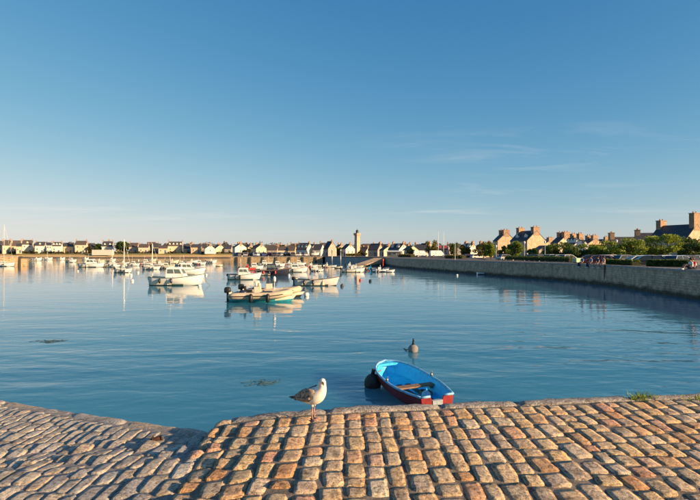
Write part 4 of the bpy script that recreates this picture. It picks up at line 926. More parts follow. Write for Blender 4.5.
buoy(413, 351.6, .34, BUOYO, 'weathered grey mooring buoy with dark post beyond the blue dinghy', True)
buoy(306.6, 296, .40, BUOYW, 'white mooring buoy at the bow of the rafted inflatables')
buoy(297, 294.5, .34, BUOYW, 'white buoy tucked against the farther inflatable')
buoy(199.6, 286.6, .34, BUOYW, 'white buoy at the bow of the big white motorboat')
buoy(132.4, 281.4, .36, BUOYW, 'white buoy nearest the masted boat at left')
buoy(131, 275.6, .40, BUOYW, 'white buoy at the bow of the masted boat at left')
buoy(138, 272.8, .36, BUOYW, 'white buoy between the two left sailboats')
buoy(206.2, 275.4, .34, BUOYW, 'white buoy right of the cabin boats')
buoy(138.5, 260.6, .6, BUOYW, 'small white buoy off the far shore')
buoy(78, 271.2, .3, BUOYW, 'small white buoy in open water at left')
buoy(289, 275.8, .34, BUOYW, 'white buoy between navy boat and tubby white boat')
buoy(342, 286.4, .34, M('dark buoy', (0.06, .06, .06), .6, .3, 8), 'dark buoy right of the grey hulled open boat')
buoy(360.2, 280.6, .30, BUOYR, 'red buoy in the lighthouse reflection')
buoy(370.2, 281.6, .34, BLK, 'black buoy right of the red buoy')
buoy(457, 275.8, .34, BUOYW, 'white buoy before the little masted dinghy')
for px, wl, top, lb in ((332, 264.2, 250, 'left one of two mooring piles left of the lighthouse'), (340.6, 264.6, 250.5, 'right one of two mooring piles left of the lighthouse')):
    d = DW(wl); mb = MB(); mb.tube([(0, 0, -1), (0, 0, ZA(top, d))], [.16, .14], 8); e = empty('mooring_pile', W(px, d, 0), 0, lb, 'pile'); mb.build('shaft', STEEL, e, True); mb = MB(); mb.lathe([(.18, 0), (.18, .15), (.04, .3)], 8, 0, (0, 0, ZA(top, d))); mb.build('cap', TRIM, e)
d = DW(268); e = empty('channel_marker', W(383, d, 0), 0, 'red channel marker post among the white boats', 'post'); mb = MB(); mb.tube([(0, 0, -1), (0, 0, ZA(260.6, d))], .09, 8); mb.build('post', BUOYR, e, True); mb = MB(); mb.lathe([(.2, 0), (.2, .4)], 8, 0, (0, 0, ZA(260.8, d))); mb.build('topmark', BUOYR, e)

# ------------------------------------------------------------------ the blue dinghy
def dinghy():
    ib, t, b = base('chalky blue inside paint')
    tcn = N(t, 'ShaderNodeTexCoord'); v = tcn.outputs['Object']
    c = mixc(t, ramp(t, noi(t, 3.2, 6, .65, v), [(.35, (0, 0, 0)), (.7, (1, 1, 1))]), (0.025, 0.46, 0.85), (0.06, 0.62, 0.95))
    c = mixc(t, ramp(t, noi(t, 14, 6, .7, v), [(.54, (0, 0, 0)), (.68, (.75, .75, .75))]), c, (0.03, 0.16, 0.30))
    c = mixc(t, ramp(t, noi(t, 30, 4, .7, v, 1), [(.68, (0, 0, 0)), (.74, (.7, .7, .7))]), c, (0.42, 0.50, 0.55))
    t.links.new(c, b.inputs['Base Color']); b.inputs['Roughness'].default_value = .5
    BILGE = M('dark shaded bilge boards', (.045, .055, .06), .6, .6, 9, .4)  # dark floor colour, with the shadow around the thwart put into it
    red = M('oxblood hull paint', (0.24, 0.022, 0.022), .4, .35, 5); gun = M('scuffed pale blue gunwale', (0.22, 0.48, 0.70), .5, .35, 9)
    L, B, H = 2.78, 1.14, .36; bow, st = Vector((0.97, 12.95, 0)), Vector((1.80, 10.33, 0)); c0 = (bow + st) / 2; hd = math.atan2(bow.y - st.y, bow.x - st.x)
    e = empty('rowing_dinghy', c0, hd, 'bright blue dinghy with oxblood hull moored beside the quay', 'dinghy'); e.rotation_euler = (R(-2), R(-1.0), hd)
    def ring(t, off, zf=None):
        if t < .45: w_ = .64 + .36 * math.sin(t / .45 * math.pi / 2)
        else: w_ = max(0.0, 1 - (min(1, (t - .45) / .55)) ** 3.4) ** .62
        hb = max(.02, B / 2 * w_ - off); h = H * (1 + .30 * (t - .3) ** 2 / .49); kz = -.12 + .12 * max(0, (t - .7) / .3) ** 2 if zf is None else zf + .10 * max(0, (t - .75) / .25)
        pts = []
        for q in range(8):
            s = q / 7; z = kz + (h - kz) * s ** 1.3; yy = hb * (1 - (1 - s) ** 2.6) * (.93 + .07 * s) if zf is None else hb * min(1, (.02 + s * 6) if q == 0 else (.74 + .26 * s ** .7))
            x = t * (L - off) + .10 * s * t ** 4; pts.append((x - L / 2 + (off if t == 0 else 0), yy, z))
        return [(x, -y, z) for x, y, z in reversed(pts)] + [(x, y, z) for x, y, z in pts[1:]]
    T = [i / 22 for i in range(23)]; T = [t + .06 * math.sin(math.pi * t) * t for t in T]
    outer = [ring(t, 0) for t in T]; inner = [ring(t, .03, .05) for t in T]
    mb = MB(); mb.loft(outer, 0, False, (False, False)); h = mb.build('hull', red, e, True)
    mb = MB(); mb.loft(inner, 0, False, (False, True)); mb.build('inside_shell', ib, e, True)
    # transom with a cut-out for a small motor
    def tp(y, z): return (-L / 2, y, z)
    hb = outer[0][0][1]; zt = outer[0][0][2]; q = outer[0]
    mb = MB(); prof = [(p[1], p[2]) for p in q]; prof += [(abs(hb) * .42, zt), (abs(hb) * .32, zt - .085), (-abs(hb) * .32, zt - .085), (-abs(hb) * .42, zt)]
    mb.prism(prof, 'x', -L / 2 - .012, -L / 2 + .035); mb.build('transom', red, e)
    mb = MB(); mb.prism([(p[1] * .93, max(p[2] + .02, .05)) for p in q] + [(abs(hb) * .42, zt - .01), (abs(hb) * .32, zt - .09), (-abs(hb) * .32, zt - .09), (-abs(hb) * .42, zt - .01)], 'x', -L / 2 + .036, -L / 2 + .05); mb.build('transom_lining', ib, e)
    mb = MB(); mb.box((-L / 2 + .012, 0, zt - .125), (.075, abs(hb) * .62, .10)); mb.build('motor_pad', M('pale scuffed pad', (.30, .36, .40), .7, .2, 20), e)
    mb = MB(); loop = [Vector(r[0]) + Vector((0, 0, .01)) for r in outer] + [Vector(r[-1]) + Vector((0, 0, .01)) for r in reversed(outer)]
    mb.tube(loop, .026, 8); g = mb.build('gunwale', gun, e, True)
    for sg in (-1, 1):
        mb = MB(); mb.tube([(-L / 2, sg * abs(hb), zt + .012), (-L / 2, sg * abs(hb) * .44, zt + .012)], .026, 8); mb.build('transom_cap', gun, e, True)
        mb = MB(); x = -.02; rr_ = ring(.52, 0); mb.lathe([(.035, 0), (.035, .05), (.02, .06)], 8, 0, (x, sg * (abs(rr_[0][1]) - .01), rr_[0][2] + .03)); mb.tube([(x, sg * (abs(rr_[0][1]) - .01), rr_[0][2] + .08), (x - .05, sg * (abs(rr_[0][1]) - .01), rr_[0][2] + .14)], .010, 6); mb.build('rowlock', STEEL, e, True)
    def thwart(x, w_, z):
        t = (x + L / 2) / L; hb_ = abs(ring(t, .03)[0][1]) * .965; mb = MB(); mb.box((0, 0, 0), (w_, hb_ * 2, .032), 0, 0, .99)
        for sg in (-1, 1): mb.box((0, sg * (hb_ - .06), -.05), (w_ * .6, .05, .07))
        mb.build('thwart', WOOD, e, False, (x, 0, z))
    thwart(-.18, .20, .255)
    bh = [ring(t, .02) for t in (.93, .965, .985, 1.0)]; mb = MB(); mb.loft([[Vector(q[0]) - Vector((0, 0, .004)), Vector(q[0]).lerp(Vector(q[-1]), .5) + Vector((0, 0, .012)), Vector(q[-1]) - Vector((0, 0, .004)), Vector(q[-1]) - Vector((0, 0, .05)), Vector(q[0]) - Vector((0, 0, .05))] for q in bh]); mb.build('breasthook', ib, e)
    for y in (-.22, 0, .22):
        mb = MB(); mb.box((-.25, y, .066), (1.75, .12, .022)); mb.build('floor_board', BILGE, e)
    # mooring gear at the bow
    f = empty('bow_buoy', (bow.x - .10, bow.y - .28, 0), 0, 'dark weedy buoy tied against the bow of the blue dinghy', 'buoy')
    f.location = (0.56, 12.35, 0)
    mb = MB(); mb.ball((0, 0, .09), (.21, .21, .24), 0, 18, 12)
    mb.build('float', M('weedy dark buoy', (.06, .05, .04), .7, .5, 9, .5), f, True); mb = MB(); mb.tube([(0, 0, .30), (.02, 0, .44)], [.05, .04], 8); mb.build('stem', BLK, f, True)
    mb = MB(); mb.tube([(.02, 0, .42), (.14, .10, .34), (.22, .16, .38)], .018, 6); mb.build('mooring_rope', ROPE, f, True)
    fl = empty('ball_fender', (0, 0, 0), 0, 'white and pale blue ball fender lying inside the blue dinghy', 'fender')
    m4 = Matrix.Translation(c0) @ Matrix.Rotation(hd, 4, 'Z'); fl.location = m4 @ Vector((-.66, -.10, .165))
    mb = MB(); mb.ball((0, 0, 0), (.105, .105, .11), 0, 16, 12); mb.build('ball', M('pale blue fender', (.30, .44, .60), .5, .25, 7), fl, True); mb = MB(); mb.lathe([(.03, .10), (.025, .14), (.012, .16)], 8); mb.build('eye', BLUEH, fl, True)
    rp = MB(); pts = [m4 @ Vector((-.35 + .18 * math.cos(a) * (1 + .1 * math.sin(3 * a)), -.25 + .13 * math.sin(a), .10 + .004 * a)) for a in [i * .45 for i in range(34)]]; rp.tube(pts, .014, 6)
    tag(rp.build('coiled_rope', ROPE, None, True), 'coil of old rope in the bottom of the blue dinghy', 'rope')
dinghy()

# ------------------------------------------------------------------ gull
def gull():
    m, t, b = base('mottled juvenile plumage'); v = N(t, 'ShaderNodeTexCoord').outputs['Object']
    mpn = N(t, 'ShaderNodeMapping'); mpn.inputs['Scale'].default_value = (34, 60, 46); t.links.new(v, mpn.inputs[0])
    vo = N(t, 'ShaderNodeTexVoronoi'); vo.inputs['Scale'].default_value = 1.0; t.links.new(mpn.outputs[0], vo.inputs['Vector'])
    c = mixc(t, ramp(t, vo.outputs['Distance'], [(.25, (0, 0, 0)), (.62, (1, 1, 1))]), (0.045, 0.036, 0.030), (0.34, 0.27, 0.195))
    c = mixc(t, ramp(t, noi(t, 16, 4, .6, v), [(.42, (0, 0, 0)), (.62, (.7, .7, .7))]), c, (0.11, 0.10, 0.10))
    t.links.new(c, b.inputs['Base Color']); b.inputs['Roughness'].default_value = .85; bump(t, b, vo.outputs['Distance'], .5, .004)
    m2, t, b = base('white gull plumage'); v = N(t, 'ShaderNodeTexCoord').outputs['Object']
    sp = N(t, 'ShaderNodeSeparateXYZ'); t.links.new(v, sp.inputs[0])
    st = ramp(t, noi(t, 46, 5, .65, v), [(.52, (0, 0, 0)), (.68, (.5, .5, .5))])
    t.links.new(mixc(t, st, (0.76, 0.72, 0.64), (0.42, 0.34, 0.25)), b.inputs['Base Color']); b.inputs['Roughness'].default_value = .85; bump(t, b, noi(t, 90, 4, .6, v), .35, .003)
    dark = M('blackish primaries', (0.022, 0.02, 0.02), .7, .3, 20); pink = M('flesh pink legs', (0.50, 0.27, 0.20), .6, .2, 30); bill = M('dusky bill', (0.20, 0.11, 0.05), .45, .4, 60)
    x0, y0 = -0.388, 5.16
    e = empty('gull', (x0, y0, zq(x0, y0) + .004), R(-37), 'young mottled gull with white breast standing at the quay edge', 'gull'); e.scale = (1.06, 1.06, 1.06)
    P = [((-.215, .168), .026, .007), ((-.17, .180), .036, .018), ((-.11, .194), .056, .044), ((-.045, .205), .074, .066), ((.02, .219), .081, .079), ((.070, .246), .075, .076), ((.103, .284), .058, .060), ((.120, .318), .043, .047), ((.128, .346), .036, .040), ((.137, .368), .0345, .038), ((.150, .384), .0325, .034), ((.168, .392), .027, .028), ((.184, .390), .018, .019), ((.193, .386), .008, .009)]
    rings = []; n = 16; turn = R(-42); ax = Vector((.122, 0, 0))
    for i, (p, a, h) in enumerate(P):
        q0, q1 = P[max(i - 1, 0)][0], P[min(i + 1, len(P) - 1)][0]; tg = Vector((q1[0] - q0[0], 0, q1[1] - q0[1])).normalized(); up = Vector((-tg.z, 0, tg.x)); k = min(1, max(0, (i - 6) / 3.0))
        rot = Matrix.Rotation(turn * k, 3, 'Z'); ring = []
        for j in range(n):
            an = 2 * math.pi * j / n; q = Vector((p[0], 0, p[1])) + Vector((0, 1, 0)) * (a * 1.1 * math.cos(an)) + up * (h * 1.1 * math.sin(an)); ring.append(rot @ (q - ax) + ax)
        rings.append(ring)
    mb = MB(); mb.loft(rings); body = mb.build('body', m2, e, True)
    sd_ = body.modifiers.new('smooth', 'SUBSURF'); sd_.levels = 1; sd_.render_levels = 1
    rot = Matrix.Rotation(turn, 3, 'Z')
    def hp(x, y, z): return rot @ (Vector((x, y, z)) - ax) + ax
    mb = MB(); mb.tube([hp(.182, 0, .386), hp(.205, 0, .384), hp(.226, 0, .380), hp(.236, 0, .372), hp(.238, 0, .366)], [(.0105, .0125), (.009, .011), (.0075, .0105), (.005, .007), (.002, .003)], 10); mb.build('beak', bill, e, True)
    for s in (-1, 1):
        mb = MB(); c = hp(.164, s * .0265, .397); mb.ball(c, .0052, 0, 10, 8); mb.build('eye', BLK, e, True)
        mb = MB(); mb.tube([(.098, s * .050, .276), (.062, s * .070, .262), (.00, s * .076, .246), (-.07, s * .062, .222), (-.15, s * .040, .196), (-.22, s * .026, .178)], [(.006, .020), (.016, .052), (.018, .066), (.018, .058), (.014, .038), (.004, .012)], 12); wg = mb.build('wing', m, e, True)
        for k in range(5):
            mb = MB(); l = .045 + .022 * k; zz = .186 - .004 * k; mb.tube([(-.13, s * (.046 - .003 * k), zz + .012), (-.17 - l * .3, s * (.036 - .004 * k), zz + .002), (-.175 - l, s * (.020 - .003 * k), zz - .010)], [(.003, .016), (.003, .014), (.001, .003)], 8); mb.build('primary_feather', dark, wg, True)
        for k in range(7):
            mb = MB(); x = .02 - .028 * k; mb.tube([(x + .03, s * (.092 - .0035 * k), .222 - .006 * k), (x - .01, s * (.093 - .004 * k), .214 - .006 * k), (x - .048, s * (.084 - .005 * k), .203 - .006 * k)], [(.002, .010), (.003, .013), (.001, .004)], 8); mb.build('covert_feather', m, wg, True)
        lx = .012 if s > 0 else .028
        mb = MB(); mb.tube([(lx - .008, s * .026, .17), (lx - .002, s * .025, .125)], [.020, .009], 10); mb.build('thigh', m2, e, True)
        mb = MB(); mb.tube([(lx - .002, s * .025, .135), (lx - .012, s * .025, .078), (lx, s * .025, .006)], [.0068, .0066, .0052], 8); lg = mb.build('leg', pink, e, True)
        mb = MB(); tips = [(lx + .052, s * .025 - .024, .002), (lx + .062, s * .025, .002), (lx + .052, s * .025 + .024, .002)]
        for tpp in tips: mb.tube([(lx, s * .025, .006), ((lx + tpp[0]) / 2, (s * .025 + tpp[1]) / 2, .006), tpp], [.0052, .0045, .0025], 6)
        mb.add([(lx, s * .025, .005)] + tips, [(0, 1, 2), (0, 2, 3)]); mb.build('foot', pink, lg, True)
    mb = MB(); mb.tube([(.085, 0, .318), (.045, 0, .298), (-.02, 0, .276), (-.09, 0, .246), (-.16, 0, .208), (-.20, 0, .188)], [(.022, .006), (.050, .014), (.058, .014), (.050, .014), (.034, .012), (.010, .004)], 14); mb.build('mantle', m, e, True)
    mb = MB()
    for k in range(-2, 3): mb.tube([(-.17, k * .010, .180), (-.22, k * .014, .168), (-.258, k * .017, .158)], [(.010, .003), (.012, .003), (.005, .001)], 8)
    mb.build('tail_feathers', m, e, True)
gull()

# ------------------------------------------------------------------ small things on the near quay
def grass_tuft(x, y, label, n=60, h=.10, sp=.13):
    rr = random.Random(int(x * 100)); mb = MB()
    for i in range(n):
        a = rr.uniform(0, 6.28); r = sp * rr.random() ** .7; p = Vector((x + r * math.cos(a), y + r * math.sin(a) * .5, zq(x, y) - .01)); l = h * rr.uniform(.5, 1.2); d_ = Vector((rr.gauss(0, .45), rr.gauss(0, .45), 1)).normalized(); s = Vector((math.cos(a + 1.3), math.sin(a + 1.3), 0)) * .006
        mb.add([p - s, p + s, p + d_ * l * .6 + s * .7, p + d_ * l * .6 - s * .7, p + d_ * l + Vector((0, 0, -l * .15)) + d_.cross(Vector((0, 0, 1))) * .01], [(0, 1, 2, 3), (3, 2, 4)])
    tag(mb.build('weed_tuft', LEAF_B), label, 'weed')
grass_tuft(3.40, edge_y(3.4) - .12, 'small green weed tuft growing by the kerb at right', 90, .11, .20)
grass_tuft(4.02, edge_y(4.02) - .22, 'low weed patch at the kerb near the right edge', 50, .06, .25)
e = empty('mooring_stub', (-2.00, 5.20, zs(-2.00, 5.20)), R(25), 'short rusty iron mooring stub lying on the slipway', 'mooring stub'); e.scale = (.62, .62, .48)
mb = MB(); mb.tube([(-.10, 0, .035), (.02, 0, .05), (.07, 0, .062)], [.040, .044, .042], 12); mb.build('pin', RUST, e, True)
mb = MB(); mb.tube([(.055, 0, .060), (.082, 0, .064)], [.058, .056], 14); mb.build('collar', RUST, e, True)
mb = MB(); pts = [(-.07 + .01 * math.cos(a), .055 * math.cos(a), .05 + .055 * math.sin(a)) for a in [i * .5 for i in range(14)]]; mb.tube(pts, .011, 8); mb.build('ring', RUST, e, True)
mb = MB(); mb.box((-.11, 0, .012), (.12, .15, .03)); mb.build('base_plate', RUST, e)
for i, (x, y, lb) in enumerate([(-11.4, 18.6, 'dark strand of seaweed floating at left'), (-2.35, 12.6, 'pale olive seaweed drifting just below the slipway corner')]):
    rr = random.Random(i); mb = MB()
    for k in range(16):
        p = Vector((x + rr.gauss(0, .28), y + rr.gauss(0, .12), .006)); a = rr.gauss(0, .5); pts = [p + Vector((math.cos(a + .3 * q) * .10 * q, math.sin(a + .3 * q) * .10 * q, .004 * math.sin(q))) for q in range(5)]; mb.tube(pts, [(.008, .004), (.016, .004), (.018, .004), (.014, .004), (.004, .002)], 6)
    tag(mb.build('floating_seaweed', M('bladder wrack' if i == 0 else 'pale wrack', (.03, .045, .04) if i == 0 else (.05, .10, .10), .5, .4, 9), None, True), lb, 'seaweed')

# ------------------------------------------------------------------ cars, lamps, people on the quay
CARG = M('car window glass', (0.02, 0.024, 0.028), .05, .1, 3, spec=.7); TYRE = M('tyre rubber', (.02, .02, .02), .85, .2, 8); RIM = M('alloy rim', (.35, .35, .36), .35, .1, 8, metal=.8)
HEADL = M('headlamp lens', (.6, .6, .58), .15, .1, 8); TAILL = M('tail lamp lens', (.35, .02, .015), .2, .1, 8)
def car_meshes(mat, kind='hatch'):
    van = kind == 'van'; L, Wd = (4.9, 1.9) if van else (4.05, 1.72)
    if van: low = [(-2.4, .35), (-2.45, 1.0), (-2.45, 1.15), (1.6, 1.15), (2.3, 1.0), (2.45, .75), (2.42, .35)]; gh = [(-2.42, 1.15), (-2.35, 2.0), (.9, 2.02), (1.75, 1.15)]
    else: low = [(-1.98, .30), (-2.03, .62), (-1.95, .92), (-1.2, .96), (.95, .94), (1.75, .80), (2.0, .60), (1.98, .30)]; gh = [(-1.85, .93), (-1.35, 1.43), (-.2, 1.48), (.35, 1.40), (1.12, .93)]
    mb = MB(); rings = []
    for y, k, dz in ((-Wd / 2 + .07, .97, .05), (-Wd / 2, 1.0, 0), (-Wd / 2 + .02, 1, 0), (Wd / 2 - .02, 1, 0), (Wd / 2, 1, 0), (Wd / 2 - .07, .97, .05)):
        rings.append([(x * k, y, z + (-dz if z > .6 else dz)) for x, z in low])
    mb.loft(rings); body = mb.mesh('car_body', mat, False)
    mb = MB(); rings = []
    for s in (-1, 1): pass
    bw, tw_ = Wd / 2 - .06, Wd / 2 - .24
    def yy(z): z0, z1 = gh[0][1], max(p[1] for p in gh); return bw + (tw_ - bw) * (z - z0) / (z1 - z0)
    rings = [[(x, -yy(z), z) for x, z in gh], [(x, yy(z), z) for x, z in gh]]
    mb.loft(rings); glass = mb.mesh('car_glass', mat if van else CARG)
    mb = MB(); top = [p for p in gh if p[1] > 1.3]
    mb.loft([[(x, -yy(z) - .012, z - .02) for x, z in top] + [(x, -yy(z) + .02, z + .025) for x, z in reversed(top)], [(x, yy(z) + .012, z - .02) for x, z in top] + [(x, yy(z) - .02, z + .025) for x, z in reversed(top)]])
    for s in (-1, 1):
        for a, b in ((gh[0], gh[1]), (gh[-1], gh[-2])): mb.tube([(a[0], s * (yy(a[1]) + .005), a[1]), (b[0], s * (yy(b[1]) + .005), b[1])], .045, 5)
        xm = (gh[1][0] + gh[-2][0]) / 2; zt = top[len(top) // 2][1]; mb.tube([(xm, s * (yy(.95) + .01), .94 if not van else 1.15), (xm, s * (yy(zt) + .01), zt)], .035, 5)
    roof = mb.mesh('car_roof', mat)
    mb = MB(); mb.tube([(0, -.09, 0), (0, -.095, 0), (0, .095, 0), (0, .09, 0)], [.26, .31, .31, .26], 16); tyre = mb.mesh('tyre', TYRE, False)
    mb = MB(); mb.tube([(0, -.10, 0), (0, .10, 0)], .20, 12); rim = mb.mesh('rim', RIM)
    return body, glass, roof, tyre, rim, van
LENS = MB().box((0, 0, 0), (.08, .34, .14), 0).mesh('headlight', HEADL); LENS2 = MB().box((0, 0, 0), (.06, .22, .24), 0).mesh('tail_light', TAILL)
VW = MB().box((0, 0, 0), (.75, 1.56, .5), 0, 0, .96).mesh('van_window', CARG)
def car_proto(mat, kind):
    body, glass, roof, tyre, rim, van = car_meshes(mat, kind); e = empty('parked_car' if not van else 'parked_van', (0, 0, 0)); place('body', body, e); place('cabin' if van else 'window_glass', glass, e); place('roof', roof, e)
    for sx in (-1, 1):
        for sy in (-1, 1):
            w_ = place('wheel', tyre, e, ((1.55 if van else 1.27) * sx, sy * (.82 if van else .76), .31)); place('rim', rim, w_)
    X = 2.4 if van else 1.93
    for sy in (-1, 1): place('headlight', LENS, e, (X - .03, sy * .6, .68)); place('tail_light', LENS2, e, (-X - .03, sy * .66, .76))
    if van: place('cab_window', VW, e, (1.05, 0, 1.5))
    return e
PAINT = {'white': (.72, .72, .70), 'silver': (.42, .43, .44), 'dark red': (.14, .02, .025), 'grey': (.12, .125, .13), 'black': (.015, .015, .018), 'blue': (.03, .07, .2), 'pale blue': (.28, .36, .45)}
protos = {}
def car(col, px, d, yaw, label, kind='hatch', zb=QL, group='cars parked along the quay'):
    key = (col, kind)
    if key not in protos: o = car_proto(M('car paint ' + col, PAINT[col], .22, .04, 1, spec=.6, metal=.3 if col in ('silver', 'grey') else 0), kind); protos[key] = o
    else: o = copy_tree(protos[key])
    o.location = W(px, d, zb); o.rotation_euler = (0, 0, R(yaw)); tag(o, label, 'van' if kind == 'van' else 'car', group); return o
car('silver', 651, 62, 12, 'silver car behind the clipped hedge, left of the tree trunk')
car('white', 668, 63, 10, 'white car behind the clipped hedge, below the bright green tree')
car('pale blue', 679, 56, 25, 'pale blue car just left of the person in white')
car('grey', 690, 60, 20, 'grey car behind the person in red')
car('white', 704, 62, 15, 'white car cut by the right edge of the photo')
car('white', 637, 55, 172, 'white car between the two clipped hedges')
car('black', 645, 53, 168, 'black car at the left end of the hedge by the seated people')
car('silver', 626, 70, 15, 'silver car right of the tall lamp post')
car('white', 613, 76, 20, 'white car left of the tall lamp post')
car('dark red', 596, 62, 160, 'dark red car behind the group seated at the quay edge')
car('silver', 606, 70, 30, 'silver car between dark red car and lamp post')
car('blue', 588, 68, 160, 'blue car behind the group seated at the quay edge')
car('white', 568, 84, 25, 'white car just left of the pale green bin')
car('silver', 559, 88, 25, 'silver car below the dark tree at the quay')
car('white', 552, 92, 30, 'white car behind the long low hedge')
car('grey', 540, 100, 30, 'grey car below the sunlit gable')
car('blue', 534, 106, 20, 'blue car below the big slate house')
car('white', 421, 168, 5, 'white van in front of the golden tree', 'van', zb=QZ, group='vans on the quay')
car('white', 437.5, 158, 8, 'white van below the two flagpoles', 'van', zb=QZ, group='vans on the quay')
car('silver', 506, 112, 20, 'silver car below the pale bush')
car('dark red', 470, 140, 10, 'dark red car before the blue grey house')
car('white', 478, 138, 10, 'white car left of the golden green tree')
cols = ['grey', 'silver', 'black', 'white', 'blue', 'dark red', 'grey', 'silver', 'black', 'grey', 'white', 'silver']
ordn = ['leftmost', 'second', 'third', 'fourth', 'fifth', 'sixth', 'seventh', 'eighth', 'ninth', 'tenth', 'eleventh', 'rightmost']
for i, cc in enumerate(cols):
    car(cc, 240 + i * 5.9, 181 + (i % 3) * 1.2, 60 + (i * 37) % 50, '%s car parked on the jetty, %s in the row' % (cc, ordn[i]), zb=QZ, group='cars parked on the jetty')
for i, cc in enumerate(['silver', 'grey', 'black', 'silver', 'grey']):
    car(cc, 247 + i * 13.5, 196, 5 + (i * 53) % 30, '%s car in the back row on the jetty, %s from the left' % (cc, ['first', 'second', 'third', 'fourth', 'fifth'][i]), zb=QZ, group='cars parked on the jetty')
def lamp(px, d, top, label, arm=True):
    e = empty('street_lamp', W(px, d, QL), 0, label, 'street lamp'); h = ZA(top, d) - QL
    mb = MB(); mb.tube([(0, 0, 0), (0, 0, .5), (0, 0, .52), (0, 0, h)], [.11, .11, .07, .045], 8); mb.build('post', M('pale painted post', (.5, .49, .46), .5, .1, 4), e, True)
    mb = MB(); mb.lathe([(.06, h), (.17, h + .06), (.20, h + .38), (.24, h + .42), (.05, h + .56)], 8); mb.build('lantern', TRIM, e)
lamp(616.6, 92, 242.6, 'tall street lamp between the quayside trees'); lamp(545, 98, 243.4, 'street lamp right of the sunlit gable'); lamp(524.4, 104, 243.8, 'street lamp before the big slate house front'); lamp(496.2, 116, 247.4, 'street lamp left of the green tree by the slate house')
for px, top, lb in ((438.3, 232.3, 'left one of two tall white flagpoles'), (443.6, 232.6, 'right one of two tall white flagpoles')):
    d = 160; mb = MB(); e = empty('flagpole', W(px, d, QZ), 0, lb, 'flagpole'); h = ZA(top, d) - QZ; mb.tube([(0, 0, 0), (0, 0, h)], [.08, .045], 8); mb.build('pole', TRIM, e, True); mb = MB(); mb.ball((0, 0, h + .05), .09); mb.build('finial', TRIM, e, True)
    mb = MB(); pts = [[(.06 + .12 * k, .06 * math.sin(k * .9), h * .36 + q) for q in (0, .8)] for k in range(8)]; mb.loft([[a, b, (b[0], b[1] + .02, b[2]), (a[0], a[1] + .02, a[2])] for a, b in pts]); mb.build('flag', M('faded red flag', (.35, .06, .09), .8, .2, 4), e)
e = empty('rubbish_container', W(577.3, 62, QZ), R(20), 'pale mint green rubbish container on the quay', 'container'); mg = M('mint green plastic', (.36, .52, .34), .5, .1, 3)
mb = MB(); mb.loft([[(x * k, y * k, z) for x, y in ((-.5, -.36), (.5, -.36), (.5, .36), (-.5, .36))] for z, k in ((.08, .82), (.52, 1.0), (.56, 1.04), (.56, .98), (.5, .95))]); mb.build('body', mg, e); mb = MB(); mb.box((0, 0, .60), (1.06, .78, .06), 0, 0, .9); mb.build('lid', mg, e)
for sx in (-1, 1): mb = MB(); mb.tube([(sx * .35, -.3, .06), (sx * .35, .3, .06)], .06, 8); mb.build('wheel', TYRE, e)
# low kiosk with white awning
e = empty('quay_kiosk', W(395.5, 178, QZ), R(-20), 'low cream kiosk with white awning near the stone ramp', 'kiosk'); mb = MB(); mb.box((0, 0, .9), (5.6, 2.4, 1.9)); mb.build('wall', CREAM, e); mb = MB(); mb.prism([(-2.2, 1.75), (0, 2.1), (1.4, 2.1), (1.4, 2.0), (0, 2.0), (-2.2, 1.65)], 'x', -3, 3); mb.build('awning', TRIM, e)
for x in (-1.8, 0, 1.8): window(e, x, -1.23, 1.0, 1.2, 1.0)
# stone ramp against the end of the quay
mb = MB(); mb.prism([(0, -.5), (0, 1.95), (16, 0.1), (16, -.5)], 'x', -1.6, 1.6); rp = mb.build('stone_ramp', QWALL, None, False, (8.2, 137, 0), (0, 0, R(155))); tag(rp, 'grey stone boat ramp at the far end of the quay', 'ramp')

